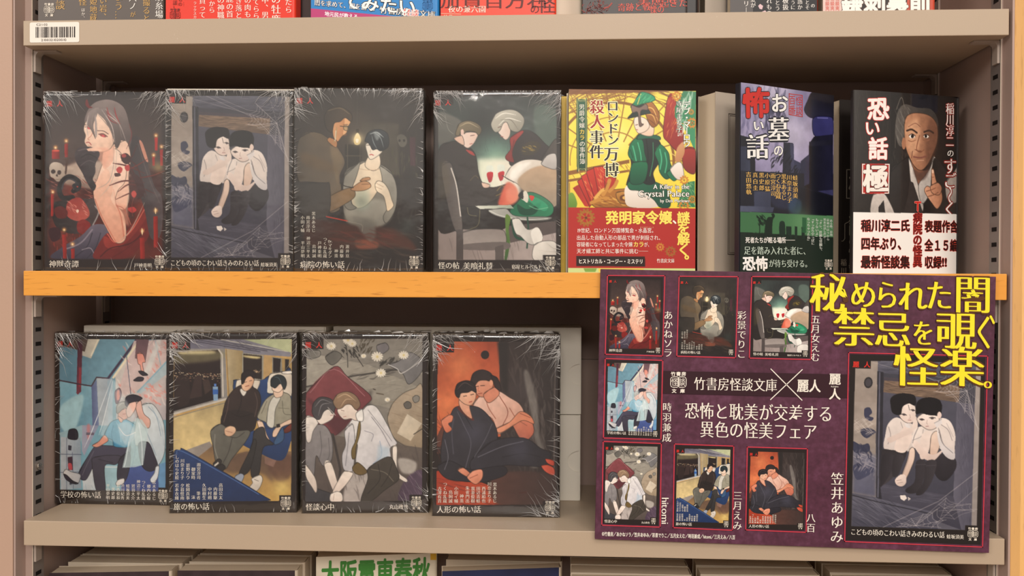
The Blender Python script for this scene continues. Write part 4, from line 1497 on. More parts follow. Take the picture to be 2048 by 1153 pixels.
def art_grave():
    a = new('grave', '15161c', 31)
    a.draw('''
f a9a2bd/8f88ac@90 240,30 800,120 790,620 235,600
g c4bed4 110 .7 560,330 420,120
g 6a6690 90 .7 270,150 620,140
k 60 5c5a7c 18 90 100 .3 255,60 500,60 480,420 250,380
k 30 2f3048 16 110 95 .5 380,60 520,80 500,300 380,320
n 8 .08
# big lantern stone
F 1a1a22/24243a@90 622,200 640,150 680,95 800,120 800,260 700,250 650,240
O 2c2c5c/3c3c74@0 672,250 700,235 770,240 790,260 790,340 740,360 690,350 672,320
L 6c6cac 4 700,245 760,248
f 14141c/22223a@0 650,390 680,350 790,340 790,660 640,670
f 20202e 650,380 790,370 790,400 650,405
f 2e2e52/3c3c64@0 610,670 790,655 790,690 605,690
# stones
f 1c1d2a/2c2e40@0 500,380 555,385 560,520 570,600 490,600
f 3c3e58 538,384 560,390 562,600 545,600
f 22243a/30324c@0 600,490 650,450 650,620 600,640
f 30334c 560,480 600,500 600,600 565,600
k 40 14151e 7 50 120 .8 430,440 520,440 600,560 420,600
f 171821 235,330 330,360 330,560 240,560
f 262a3c/3a4056@0 240,400 300,400 300,640 235,640
f 1a1b26 235,540 620,560 620,640 790,690 790,800 235,790
F 2c3048:a80:b6 430,600 560,640 560,760 430,740
f 40465e:a80 320,660 420,665 420,770 320,770
f 52586e/3a3f54@0 240,745 440,755 430,785 235,780
f 151620 600,640 790,700 790,800 560,790
F 3a5a7c:a50:b6 540,700 600,720 590,790 530,780
n 20 .12
# green band
f 3f6b47/54845a@0 232,780 792,806 788,960 230,940
g 6c9a6c 70 .5 600,840
f 1e2a22 232,900 790,930 787,1146 229,1146
F 22342a 470,845 500,845 500,930 470,930
f 203028 470,842 500,842 500,940 470,940
f 203028 508,866 540,868 540,940 508,940
f 203028 560,866 575,868 575,940 560,940
f 203028 600,870 620,872 620,940 600,940
F 1c2a22 385,850 400,815 425,810 420,795 436,792 442,808 430,830 425,880 420,930 380,925
k 30 1c2a22 7 30 60 .9 330,810 390,805 390,850 335,860
l 1c2a22 5 350,850 350,920
k 60 1a261e 4 30 85 .9 232,905 790,930 790,945 232,925
f 2c5a3a:a90 605,815 630,817 628,905 603,903
''')
    return a
ARTS['grave'] = art_grave
def art_man():
    a = new('man', '1c1816', 37)
    a.draw('''
f 2e2925/221d1b@0 160,80 370,95 370,820 160,820
k 50 4a443c 3 160 88 .3 170,100 370,110 370,520 170,520
k 24 3c3630 7 60 88 .5 370,420 490,440 490,560 370,560
f 3a342f:a80 482,105 490,105 490,250 482,250
f 17171f:b4 488,108 640,120 640,220 488,220
g 4a3228 120 .5 560,420
# hair
F 55504b/34302d@0 395,300 410,210 450,170 520,190 600,200 640,260 630,330 560,250 480,240 450,300 450,400 420,410 400,360
k 30 8a847c 3 80 70 .5 400,190 480,190 450,380 400,380
L 6a645c 3 400,200 430,130 450,200
L 57514a 3 395,420 400,260 440,180
# neck, robe
O 8a5c44/5e3c2e@0 480,470 520,540 600,540 620,460 640,560 600,640 520,620
O 2a2523/1c1817@0 370,560 430,500 480,480 500,620 540,760 540,810 380,810
O d8cfc6/a39a92@60 475,480 500,540 530,640 560,760 530,800 490,640 478,540
O cfc6bd/98908a@60 600,530 620,470 650,560 560,740 530,640 570,580
f 2f2927 480,610 500,620 560,800 440,810 470,700
F 241f1d/332c29@0 620,480 700,560 766,560 766,820 620,820 600,700
O d5cbc2/b0a69e@90 270,690 330,680 390,790 370,820 260,820
f 2a2523 300,760 330,720 340,800 300,800
# face
O c08a68/7c5440@0 447,290 460,240 510,220 590,235 635,290 638,380 615,450 580,520 545,550 510,530 480,480 455,410
F d8a884:a60:b8 460,300 520,250 540,330 530,430 490,460 465,400
F 5e3e30:a60:b8 590,260 640,300 630,430 580,520 570,420
L 3c2a22 9 462,322 490,315 520,334
L 3c2a22 9 562,330 590,322 615,335
e efe6da 492,354 17 12
e efe6da 574,354 15 11
e 241a16 494,354 9 11
e 241a16 572,354 8 10
L 3a261e 4 474,350 492,340 511,352
L 3a261e 4 558,350 574,342 590,352
L 8a5c46 4 470,378 492,384 512,376
L 8a5c46 4 556,376 574,382 592,374
L 7c4e3a 5 535,350 520,410 522,436 545,440
L 7c4e3a 4 510,430 540,446 562,432
L 7a4c3c 3 470,300 510,280 540,300
L 7c4a40 7 502,472 540,478 575,468
L e0b090:a60 4 520,494 560,492
L 6a4434 4 495,440 490,480
L 6a4434 4 585,430 590,480
F 4a3630:a60:b4 500,545 545,560 600,520 570,600 520,600
e a87456 445,395 12 34
# pointing hand
O d8a080/a06c50@0 605,545 618,545 625,580 640,630 660,660 668,720 640,770 610,740 575,690 565,660 580,640 605,640
O c48c6c/9a6850@0 600,640 640,620 665,650 650,690 610,680
L 7a4c38 4 575,670 610,660 630,650
L 7a4c38 4 585,700 620,690 645,675
L 7a4c38 3 606,590 620,588
F e8c0a4 607,548 616,548 617,565 608,565
O c0b4aa/8a817a@60 690,620 740,560 766,540 766,720 700,720
n 60 .1
f f1ece5 160,790 768,800 766,1146 160,1146
''')
    a.draw('''
f b52a22 206,510 362,512 360,684 206,684
''')
    return a
ARTS['man'] = art_man
# ---------------------------------------------------------------- lettering as flat printed outlines
GL = {}
def ring(r, n): return [(r * math.cos(2 * math.pi * i / n), r * math.sin(2 * math.pi * i / n)) for i in range(n)]
# style: (outline offset, shifted copies).  m, M: brush-like contrast, uprights heavier than level strokes
STY = {'n': (0, [(0, 0)]), 'l': (-0.012, [(0, 0)]), 'm': (-0.012, [(-0.022, 0), (0, 0), (0.022, 0)]), 'M': (-0.008, [(-0.036, 0), (-0.014, 0), (0.014, 0), (0.036, 0)]),
       'b': (0, [(-0.02, 0.012), (-0.02, -0.012), (0.02, 0.012), (0.02, -0.012)]), 'k': (0, [(0, 0)] + ring(0.034, 6)), 'o': (0, [(0, 0)] + ring(0.058, 8)), 'Y': (-0.014, [(-0.034, 0.004), (-0.012, 0), (0.012, 0), (0.034, -0.004)])}
def glyph(ch, st):
    if (ch, st) in GL: return GL[ch, st]
    off, cps = STY[st]
    cu = bpy.data.curves.new('glyph', 'FONT'); cu.body = ch; cu.size = 1.0; cu.resolution_u = 3; cu.offset = off
    o = bpy.data.objects.new('glyph', cu); COL.objects.link(o)
    dg = bpy.context.evaluated_depsgraph_get()
    me = bpy.data.meshes.new_from_object(o.evaluated_get(dg))
    n = len(me.vertices)
    v = np.zeros(n * 3, np.float32); me.vertices.foreach_get('co', v); v = v.reshape(-1, 3)[:, :2].astype(float)
    f = [tuple(p.vertices) for p in me.polygons]
    wide = ord(ch) > 0x2fff or ch in '―─…'
    adv = 1.0 if wide else (v[:, 0].max() + 0.06 if n else 0.3)
    if n:
        v = np.vstack([v + d for d in cps])
        f = [tuple(i + k * n for i in p) for k in range(len(cps)) for p in f]
    bpy.data.objects.remove(o); bpy.data.curves.remove(cu); bpy.data.meshes.remove(me)
    GL[ch, st] = (v, f, adv)
    return GL[ch, st]
def stack(st, v):
    k = len(STY[st][1]); return np.repeat(np.arange(k) * 0.000006, len(v) // k)
class Letters:
    """collects printed characters and rules on one canvas; build() makes one mesh"""
    def __init__(s, quad, W, H, slope=0.0):
        s.Hm = homog(quad); s.W, s.H, s.slope = W, H, slope
        s.parts = []; s.start('title_lettering')
    def start(s, name, fresh=False):
        """following print goes to this part (a new one when fresh)"""
        old = [p for p in s.parts if p[0] == name]
        if old and not fresh: s.cur = old[-1]
        else: s.cur = [name, [], [], [], 0]; s.parts.append(s.cur)
        return s
    def add(s, pts, faces, col, layer, dy=None):
        q = hmap(s.Hm, np.asarray(pts, float))
        p = np.stack([(q[:, 0] - 0.5) * s.W, np.full(len(q), -layer * 0.00006) - (0 if dy is None else dy), (1 - q[:, 1]) * s.H], 1)
        k = s.cur
        k[1].append(p); k[2] += [tuple(i + k[4] for i in f) for f in faces]; k[3].append(np.tile(np.append(rgb(col) / 255, 1), (len(p), 1))); k[4] += len(p)
    def char(s, ch, st, x, y, sx, sy, col, layer, rot=0):
        v, f, adv = glyph(ch, st)
        if not len(v): return
        g = v - [adv / 2 if rot == 0 else 0.5, 0.38]
        if rot == 90: g = np.stack([g[:, 1], -g[:, 0]], 1)
        px = x + g[:, 0] * sx; py = y - g[:, 1] * sy + g[:, 0] * sx * s.slope
        s.add(np.stack([px, py], 1), f, col, layer, stack(st, v))
    def text(s, mode, st, col, size, x, y, body):
        col, _, out = col.partition('+')
        size, _, fit = size.partition('='); size, _, ad = size.partition('/'); sz, _, asp = size.partition('*')
        sz = float(sz); asp = float(asp or 1); ad = float(ad or 1)
        passes = ([('k' if st == 'Y' else 'o', out, 1)] if out else []) + [(st, col, 2)]
        sx = sz * asp
        if mode == 'h':
            w = sum(glyph(c, st)[2] if c != ' ' else 0.35 for c in body)
            if fit: sx = float(fit) / w; k = 1.0
            for stl, cl, ly in passes:
                cx = x
                for c in body:
                    a = (glyph(c, st)[2] if c != ' ' else 0.35) * sx * (1 if fit else ad)
                    s.char(c, stl, cx + a / 2, y + sz / 2 + (cx - x) * s.slope, sx, sz, cl, ly); cx += a
        elif mode == 'v':
            if fit: ad = float(fit) / (sz * len(body))
            for stl, cl, ly in passes:
                cyy = y
                for c in body:
                    r = 90 if c in 'ー〜―─「」()（）…' else 0
                    dx, dy = (0.55 * sx, -0.55 * sz) if c in '、。' else (0, 0)
                    s.char(c, stl, x + dx, cyy + sz * ad / 2 + dy, sx, sz, cl, ly, r)
                    cyy += sz * ad
        elif mode == 'r':                         # letters turned a quarter to the right
            for stl, cl, ly in passes:
                cyy = y
                for c in body:
                    a = glyph(c, st)[2] * sz * ad
                    v, f, adv = glyph(c, stl)
                    s.add(np.stack([x + (v[:, 1] - 0.36) * sx, cyy + v[:, 0] * sz], 1), f, cl, ly, stack(stl, v)); cyy += a
    def rule(s, pts, w, col, layer=1, closed=False):
        p = np.asarray(pts, float); n = len(p)
        for i in range(n if closed else n - 1):
            a, b = p[i], p[(i + 1) % n]; d = (b - a) / (np.hypot(*(b - a)) + 1e-9); m = np.array([-d[1], d[0]]) * w / 2; e = d * w / 2 * (1 if closed else 0)
            s.add([a + m - e, b + m + e, b - m + e, a - m - e], [(0, 1, 2, 3)], col, layer)
    def patch(s, pts, col, layer=0.5):
        s.add(pts, [tuple(range(len(pts)))], col, layer)
    def spec(s, txt):
        for ln in txt.strip().split('\n'):
            t = ln.split(None, 5)
            x, y = t[4].split(',')
            s.text(t[0], t[1], t[2], t[3], float(x), float(y), t[5])
        return s
    def imprint(s, cx, cy, k=1.0, col='e6dccc', layer=2):
        keep = s.cur; s.start('imprint_mark')
        """the small publisher's mark: three characters, a stamp of two, two characters"""
        for i, c in enumerate('竹書房'): s.char(c, 'k', cx + (i - 1) * 19 * k, cy - 31 * k, 17 * k, 15 * k, col, layer)
        for i, c in enumerate('怪談'): s.char(c, 'n', cx + (i - .5) * 27 * k, cy - 2 * k, 24 * k, 30 * k, col, layer)
        for sg in (-1, 1):
            a, b = cx + sg * 1.5 * k, cx + sg * 28 * k; t, u = cy - 20 * k, cy + 17 * k; r = 6 * k
            s.rule([(a, t), (b - sg * r, t), (b, t + r), (b, u - r), (b - sg * r, u), (a, u)], 2.4 * k, col, layer, True)
        for i, c in enumerate('文庫'): s.char(c, 'k', cx + (i - .5) * 30 * k, cy + 30 * k, 17 * k, 15 * k, col, layer)
        s.cur = keep
    def red_mark(s, x, y, k=1.0):
        keep = s.cur; s.start('series_mark')
        s.char('麗', 'b', x, y, 38 * k, 38 * k, 'd0342a', 2); s.char('人', 'b', x + 64 * k, y, 38 * k, 38 * k, 'd0342a', 2)
        s.cur = keep
    def build(s, material, parent, y=0.0, bow=None):
        out = []
        for name, vv, ff, cc, n in s.parts:
            if not n: continue
            me = bpy.data.meshes.new(name)
            v = np.vstack(vv)
            if bow is not None: v[:, 1] += bow(v[:, 0] / s.W + 0.5)
            me.from_pydata(v.tolist(), [], ff)
            at = me.color_attributes.new('ink', 'BYTE_COLOR', 'POINT')
            at.data.foreach_set('color_srgb', np.vstack(cc).astype(np.float32).ravel())
            me.materials.append(material)
            o = bpy.data.objects.new(name, me); COL.objects.link(o); o.parent = parent; o.location = (0, y, 0)
            out.append(o)
        return out

def art_mesh(name, px, W, H, r0=0, r1=None, bow=None):
    """a printed sheet: a fine grid whose points carry the ink colours; rows r0..r1 from the top"""
    gy, gx = px.shape[:2]
    r1 = r1 if r1 is not None else gy
    sub = px[r0:r1]; ny = r1 - r0
    u = (np.arange(gx) / (gx - 1) - 0.5) * W; z = H * (1 - (np.arange(r0, r1) / (gy - 1)))
    X, Z = np.meshgrid(u, z)
    Y = np.zeros_like(X) if bow is None else bow(X / W + 0.5)
    co = np.stack([X, Y, Z], -1).reshape(-1, 3).astype(np.float32)
    i = (np.arange(ny - 1)[:, None] * gx + np.arange(gx - 1)[None]).ravel()
    q = np.stack([i, i + gx, i + gx + 1, i + 1], 1).astype(np.int32)
    me = bpy.data.meshes.new(name)
    me.vertices.add(len(co)); me.vertices.foreach_set('co', co.ravel())
    me.loops.add(q.size); me.loops.foreach_set('vertex_index', q.ravel())
    me.polygons.add(len(q)); me.polygons.foreach_set('loop_start', np.arange(0, q.size, 4, dtype=np.int32))
    at = me.color_attributes.new('ink', 'BYTE_COLOR', 'POINT')
    c = np.concatenate([sub.reshape(-1, 3) / 255, np.ones((len(co), 1))], 1).astype(np.float32)
    at.data.foreach_set('color_srgb', c.ravel())
    me.update(calc_edges=True); me.validate()
    me.polygons.foreach_set('use_smooth', [True] * len(q))
    return me
def mesh_obj(name, me, material, parent, y=0.0):
    if not me.materials: me.materials.append(material)
    o = bpy.data.objects.new(name, me); COL.objects.link(o); o.parent = parent; o.location = (0, y, 0)
    return o

# ---------------------------------------------------------------- books
COVER_DARK = mat('cover_black', hexl('2a2321'), 0.4, 0.4)
def cover_outline(W, T, th=0.0003, spine=1, y0=0.0, bow=None):
    """front, rounded spine and back of a paperback cover, seen from above"""
    s = spine; r = min(0.0025, T * 0.3)
    def path(d):
        e = W / 2 - d; p = []
        n = 10 if bow is not None else 1
        for i in range(n + 1):
            x = -s * W / 2 + (e - r + d + W / 2) * s * i / n if False else (-s * W / 2) + s * (e - r + d + W / 2 - d) * i / n
            p.append((x, y0 + d + (bow(np.array(x / W + .5)) if bow is not None else 0)))
        cxx = s * (e - (r - d))
        rr = max(r - d, 0.0003)
        yb = (bow(np.array(.5 + s * .5)) if bow is not None else 0) * 0.0
        for k in range(1, 6):
            a = k / 6 * math.pi / 2
            p.append((s * (e - rr) + s * rr * math.sin(a), y0 + d + rr * (1 - math.cos(a)) + yb))
        for k in range(0, 6):
            a = k / 6 * math.pi / 2
            p.append((s * (e - rr) + s * rr * math.cos(a), T - d - rr * (1 - math.sin(a))))
        p.append((-s * W / 2, T - d))
        return p
    return path(0) + path(th)[::-1]
def book_body(root, W, H, T, cover_mat, page_mat=None, spine=1, name=None, y0=0.0, edge=None, bow=None):
    """one paperback: bent cover sheet and page block (two parts, or one mesh when it is a copy inside a pack)"""
    pm = page_mat or PAPER
    sh = 0.0012 if bow is None else 0.0045
    a, b = -W / 2 + 0.0008, W / 2 - 0.0014
    if spine < 0: a, b = -b, -a
    out = cover_outline(W, T, spine=spine, bow=bow)
    out = [(x, y + y0) for x, y in out]
    if name:
        m = MB().prism(out, 2, 0, H)
        m.box(a, b, y0 + sh * .6, y0 + T - 0.0006, 0.0008, H - 0.0004, 1)
        return m.build(name, [cover_mat, pm], root)
    c = MB().prism(out, 2, 0, H).build('cover', cover_mat, root)
    n = 9; pts = []
    for i in range(n + 1):                       # block of pages, slightly fanned like the real ones
        x = a + (b - a) * i / n
        pts.append((x, y0 + 0.0007 + (float(bow(np.array(x / W + .5))) if bow is not None else 0)))
    pts += [(b, y0 + T - 0.0007), (a, y0 + T - 0.0007)]
    p = MB().prism(pts, 2, 0.0008, H - 0.0004).build('page_block', pm, root)
    return c
CACHE = {}
def cover_data(key):
    if key not in CACHE: CACHE[key] = ARTS[key]().pixels()
    return CACHE[key]

def film(root, W, H, T, seed, dense, flap=1.0):
    """clear shrink-wrap pulled round a pack: puckered at the corners and along the edges"""
    rng = random.Random(seed); nx, nz = 30, 42
    m = MB(); g = 0.0007
    def bulge(u, v):
        d = min(u, 1 - u, v, 1 - v)
        return -g - 0.0005 * math.sin(7 * u + seed) * math.sin(5 * v + 2 * seed) * min(1, d * 6) - rng.uniform(0, 0.00025) * math.exp(-d * 9)
    V = []
    for j in range(nz + 1):
        for i in range(nx + 1):
            u, v = i / nx, j / nz
            V.append(((u - .5) * (W + 2 * g), bulge(u, v), -0.0 + v * (H + g)))
    F = [[j * (nx + 1) + i, j * (nx + 1) + i + 1, (j + 1) * (nx + 1) + i + 1, (j + 1) * (nx + 1) + i] for j in range(nz) for i in range(nx)]
    ring = [i for i in range(nx + 1)] + [(j) * (nx + 1) + nx for j in range(1, nz + 1)] + [nz * (nx + 1) + i for i in range(nx - 1, -1, -1)] + [j * (nx + 1) for j in range(nz - 1, 0, -1)]
    prev = ring
    for k in range(1, 5):
        cur = []
        for q in ring:
            x, y, z = V[q]
            jx = rng.uniform(-.0006, .0002) if k < 4 else 0
            V.append((x + (jx if x > 0 else -jx), T * k / 4 + g * .6, z + (rng.uniform(-.0004, .0007) if z > H * .9 and k < 4 else 0))); cur.append(len(V) - 1)
        n = len(ring)
        F += [[prev[i], prev[(i + 1) % n], cur[(i + 1) % n], cur[i]] for i in range(n)]
        prev = cur
    m.add(V, F, 0)
    def crease(x, z, ang, L, w, h):
        for _ in range(4):                        # folds stay on the pack
            ex, ez = x + math.cos(ang) * L, z + math.sin(ang) * L
            if abs(ex) > W / 2 or ez > H or ez < 0: L *= .6
        dx, dz = math.cos(ang), math.sin(ang); px, pz = -dz * w / 2, dx * w / 2
        b = 0.0012; k = rng.uniform(-.12, .12); mx, mz = x + dx * L * .5 - dz * k * L, z + dz * L * .5 + dx * k * L
        m.add([(x + px, -b, z + pz), (x - px, -b, z - pz), (x, -b - h, z), (mx + px * .7, -b, mz + pz * .7), (mx - px * .7, -b, mz - pz * .7), (mx, -b - h, mz), (x + dx * L, -b, z + dz * L)],
              [[0, 3, 5, 2], [2, 5, 4, 1], [3, 6, 5], [5, 6, 4]], 1)
    for (kx, kz, n, L, spread) in dense:
        for _ in range(n):
            if abs(kx) == 1 and abs(kz) == 1:                      # a corner: fan of folds
                base = math.atan2(-kz, -kx)
                a = base + rng.gauss(0, spread)
                off = rng.uniform(0.0, 0.020)
                if rng.random() < .5: x, z = kx * W / 2 - kx * off, (H if kz > 0 else 0.001)
                else: x, z = kx * W / 2, (H - off if kz > 0 else off)
            elif kz == 0:                                          # along a side
                z = rng.uniform(0.004, H - 0.004); x = kx * W / 2; a = (math.pi if kx > 0 else 0) + rng.gauss(-.35 * kx, spread)
            else:                                                  # along top or bottom
                x = rng.uniform(-W / 2 + .004, W / 2 - .004); z = H if kz > 0 else 0.001; a = (-math.pi / 2 if kz > 0 else math.pi / 2) + rng.gauss(0, spread)
            crease(x, z, a, L * rng.uniform(.25, 1.0) ** 1.3, rng.uniform(.0003, .0008), rng.uniform(.0001, .0005))
    x = -W / 2 + 0.002                                             # torn, crumpled seam along the top edge
    while x < W / 2 - 0.006:
        w = rng.uniform(0.003, 0.012); h = rng.uniform(0.0003, 0.0022) * flap; y = rng.uniform(0.001, T * .7)
        m.add([(x, y, H + g * .5), (x + w, y + rng.uniform(-.003, .003), H + g * .5), (x + w * .8, y + .001, H + g + h), (x + w * .3, y - .001, H + g + h * rng.uniform(.5, 1))], [[0, 1, 2, 3]], 1)
        x += w * rng.uniform(.8, 1.8)
    o = m.build('shrink_wrap', [FILM, CREASE], root)
    o.data.polygons.foreach_set('use_smooth', [p.material_index == 0 for p in o.data.polygons])
    o['label'] = 'clear crinkled shrink-wrap film'
    return o
TXT = {}
def letters_for(key, W, H):
    L = Letters(QUAD[key], W, H)
    TXT[key](L)
    return L
def pack(key, label, x, y, z, rot, n, t, seed, dense, W=0.105, H=0.150, flap=1.0):
    r = thing('book_pack', label, 'books', (x, y, z), (0, 0, math.radians(rot)), 'film-wrapped packs of paperbacks on the two shelves')
    book_body(r, W, H, t, COVER_DARK)
    a = mesh_obj('cover_art', art_mesh('cover_art', cover_data(key), W, H), PRINT, r, -0.00012)
    letters_for(key, W, H).build(PRINT, r, -0.00016)
    for i in range(1, n):
        book_body(r, W - 0.0005 * (i % 2), H - 0.0006 * (i % 3), t, COVER_DARK, name='wrapped_copy', y0=i * t)
    film(r, W, H, n * t, seed, dense, flap)
    return r
# ---------------------------------------------------------------- what is printed on each cover
IV = 'eee6d8'
def columns(L, st, col, size, items, part='author_lettering'):
    keep = L.cur; L.start(part)
    for x, y, body, y1 in items: L.text('v', st, col, f'{size}={y1 - y}', x, y, body)
    L.cur = keep
def t_beast(L):
    L.red_mark(62, 126); L.imprint(735, 1071)
    L.spec(f'''h m {IV} 46=180 72,1062 神獣奇譚''')
    L.start('author_lettering').spec(f'''h m {IV} 27=105 582,1078 戸神重明''')
def t_closet(L):
    L.red_mark(60, 106); L.imprint(755, 1072)
    L.spec(f'''h m {IV} 40=532 66,1062 こどもの頃のこわい話きみのわるい話''')
    L.start('author_lettering').spec(f'''h m {IV} 27=98 608,1077 蛙坂須美''')
def t_hospital(L):
    L.red_mark(54, 108); L.imprint(745, 1075)
    L.spec(f'''h m {IV} 46=270 62,1066 病院の怖い話''')
    L.start('author_lettering').spec(f'''h m {IV} 20=26 231,940 Dr.''')
    columns(L, 'm', 'd8d0c2', 24, [(143, 772, '黒木あるじ', 898), (110, 796, '雨宮淳司', 898), (77, 796, '小田イ輔', 898), (347, 968, '渡井亘', 1050), (313, 968, '内藤駆', 1050), (280, 994, '神薫', 1050), (243, 962, 'マキダシ', 1050),
        (213, 925, 'つくね乱蔵', 1050), (180, 948, '戸神重明', 1050), (147, 968, '鳥飼誠', 1050), (112, 920, '神沼三平太', 1050), (79, 948, '平山夢明', 1050)])
def t_dinner(L):
    L.red_mark(66, 122, .95); L.imprint(737, 1080)
    L.spec(f'''h m {IV} 45=128 71,1074 怪の帖
h m {IV} 45=178 220,1076 美喰礼賛''')
    L.start('author_lettering').spec(f'''h m {IV} 28=182 508,1089 宿屋ヒルベルト''')
def t_school(L):
    L.red_mark(76, 130); L.imprint(737, 1070)
    L.spec(f'h m {IV} 46=258 92,1048 学校の怖い話')
    columns(L, 'm', IV, 24, [(681, 975, '黒木あるじ', 1098), (648, 1000, '郷内心瞳', 1098), (615, 975, 'つくね乱蔵', 1098), (583, 972, '神沼三平太', 1098), (550, 1000, '鷲羽大介', 1098), (517, 1000, '蛙坂須美', 1098), (484, 1000, '渋川紀秀', 1098), (457, 998, '葛西俊和', 1098), (425, 1022, '黒史郎', 1098), (392, 1000, '平山夢明', 1098)])
def t_train(L):
    L.red_mark(60, 142); L.imprint(715, 1060)
    L.spec(f'h m {IV} 44=210 62,1051 旅の怖い話')
    columns(L, 'm', IV, 24, [(207, 822, '雨宮淳司', 918), (176, 848, '御家時', 918), (145, 825, '影野ゾウ', 918), (112, 798, '川奈まり子', 918), (81, 777, 'しのはら史絵', 918), (336, 940, '高田公太', 1035), (305, 962, '内藤駆', 1035), (272, 962, '中村朔', 1035),
        (240, 940, '久田樹生', 1035), (207, 986, '筆者', 1035), (177, 1008, '沫', 1032), (145, 940, '松岡真事', 1035), (113, 940, '夕暮怪雨', 1035), (81, 940, '若本衣織', 1035)])
def t_lying(L):
    L.red_mark(66, 144); L.imprint(706, 1056)
    L.spec(f'''h m {IV} 44=168 58,1052 怪談心中''')
    L.start('author_lettering').spec(f'''h m {IV} 30=111 547,1062 丸山政也''')
def t_doll(L):
    L.red_mark(70, 153); L.imprint(718, 1071)
    L.spec(f'h m {IV} 44=256 65,1057 人形の怖い話')
    columns(L, 'm', IV, 24, [(399, 925, '黒木あるじ', 1042), (368, 922, '川奈まり子', 1042), (335, 948, '西浦和也', 1042), (304, 948, '田辺青蛙', 1042), (273, 948, '我妻俊樹', 1042), (242, 945, '朱雀門出', 1042), (209, 990, '神薫', 1042), (177, 948, '小田イ輔', 1042), (145, 968, '鳥飼誠', 1042), (113, 922, 'つくね乱蔵', 1042), (82, 948, '古澤有貴', 1042)])
def t_palace(L):
    L.spec('''v m f4f0e0 36=148 138,124 男爵令嬢
v b e8c850 34=70 138,274 カラ
v m f4f0e0 36=142 138,346 の事件簿
v M 1c1612+fdf3c0 74=272 322,104 ロンドン
v M 1c1612+fdf3c0 92=190 312,378 万博
v M 9c221e+fdf3c0 90=178 229,98 殺人
v M 1c1612+fdf3c0 88=176 224,280 事件
''')
    L.start('author_lettering').spec('''v b f6f4ea+2c6048 46=270 760,116 デブ・マーロウ
''')
    L.start('translator_lettering').spec('''v m f6f4ea+2c6048 38=190 716,110 寺尾まち子
v m f6f4ea 24 716,300 訳
''')
    L.start('english_lettering').spec('''h m fffdf4+4a4030 40=214 561,603 A Killer in the
h m fffdf4+4a4030 54=306 469,637 Crystal Palace
h m fffdf4+4a4030 28=176 600,694 by Deb Marlowe''')
def t_palace_band(L):
    L.start('band_lettering')
    L.spec('''h k f4de62 84=400 272,768 発明家令嬢
h k f4f0e0 66 672,785 、
v k f4de62 76=325 738,778 謎を解く。
h n f6efe4 32=475 100,872 19世紀、ロンドン万国博覧会・水晶宮。
h n f6efe4 32=520 97,916 出品した自動人形の部品で男が刺殺され、
h n f6efe4 32=338 97,957 容疑者になってしまった令嬢
h b f0dc62 36=66 437,954 カラ
h n f6efe4 32=44 503,957 が、
h n f6efe4 32=430 97,998 天才細工師と共に事件に挑む──
h n e8b090 11=84 478,864 クリスタルパレス
h n e8b090 11=84 212,907 オートマトン
h b f6efe4 32=390 107,1060 ヒストリカル・コージー・ミステリ
h m f6efe4 28=106 578,1057 竹書房文庫''')
def t_grave(L):
    L.spec('''h k c8281e+2a1a1c 178*.92 258,62 怖
h M f4f2ec+1c1c26 70 316,246 い
h M f4f2ec+1c1c26 152*.9 276,326 話
h b f4f2ec+1c1c26 118*.9 424,96 お
h M f4f2ec+1c1c26 150*.86 406,230 墓
h b f4f2ec+1c1c26 72*.85 438,390 の
v n c0342e 56*.7=112 592,118 怪談
v n c0342e 56*.7=112 553,112 百番''')
    L.rule([(535, 104), (612, 116), (611, 236), (534, 222)], 4, 'c0342e', 2, True)
    columns(L, 'm', 'ecbe66', 33, [(566, 568, '蛙坂須美', 706), (531, 566, '川奈まり子', 730), (498, 562, '黒木あるじ', 714), (465, 558, 'つくね乱蔵', 706), (434, 556, '雨宮淳司', 694), (400, 552, '小原猛', 666), (365, 550, '黒史郎', 660), (327, 548, '真白圭', 660), (288, 545, '吉田悠軌', 682)])
def t_grave_band(L):
    L.start('band_lettering')
    L.spec('''h b f0ece4 38=298 262,930 死者たちが眠る場所──
h m c6d6c6 54=396 252,984 足を踏み入れた者に、
h k f6f4ee 90=152 243,1044 恐怖
h m c6d6c6 50=255 400,1062 が待ち受ける。
v m e0e4da 17=100 776,826 ある晩、墓地
v m e0e4da 17=130 757,822 墓地のほうから
v m e0e4da 17=150 738,820 男女の話し声が──
v m e0e4da 19=200 714,820 「オレ、肝臓も腎臓も、
v m e0e4da 19=120 692,820 もうないよ」
v m e0e4da 19=160 667,816 「すっかり空っぽに
v m e0e4da 19=145 642,816 なっちゃったね」''')
    L.imprint(760, 1092, .8)
def t_man(L):
    L.spec('''h k f6efe8+c83228 140*.9 232,124 恐
h b f6efe8+c83228 96*.95 216,256 い
h k f6efe8+c83228 134*.86 238,356 話
h k f6ede2+5a1410 168*.88 210,512 極
''')
    L.start('author_lettering').spec('''v m f4efe8+8c2c24 70*.78=250 714,164 稲川淳二
v m f4efe8 46 718,428 の
v m f4efe8+8c2c24 100*.86=330 716,484 すご〜く''')
    L.rule([(209, 513), (359, 515), (357, 681), (209, 681)], 5, 'f2e8de', 2, True)
def t_man_band(L):
    L.start('band_lettering')
    L.spec('''h k 2a0f0c+ee4a38 72=280 200,832 稲川淳二氏
h k 2a0f0c+ee4a38 72=200 565,836 表題作含
h k 2a0f0c+ee4a38 76=262 200,934 四年ぶり、
h k 2a0f0c+ee4a38 72=200 565,944 全１５編
h k 2a0f0c+ee4a38 76=280 200,1040 最新怪談集
h k 2a0f0c+ee4a38 72=100 565,1042 収録
h k 2a0f0c+ee4a38 66 664,1042 !!''')
def t_man_title(L):
    L.start('subtitle_lettering')
    L.spec('''v k c4231c+f0a090 70*.8=76 524,718 Ｔ
v k 6a1512+ec4a3a 66*.82=314 524,792 病院の怪異''')
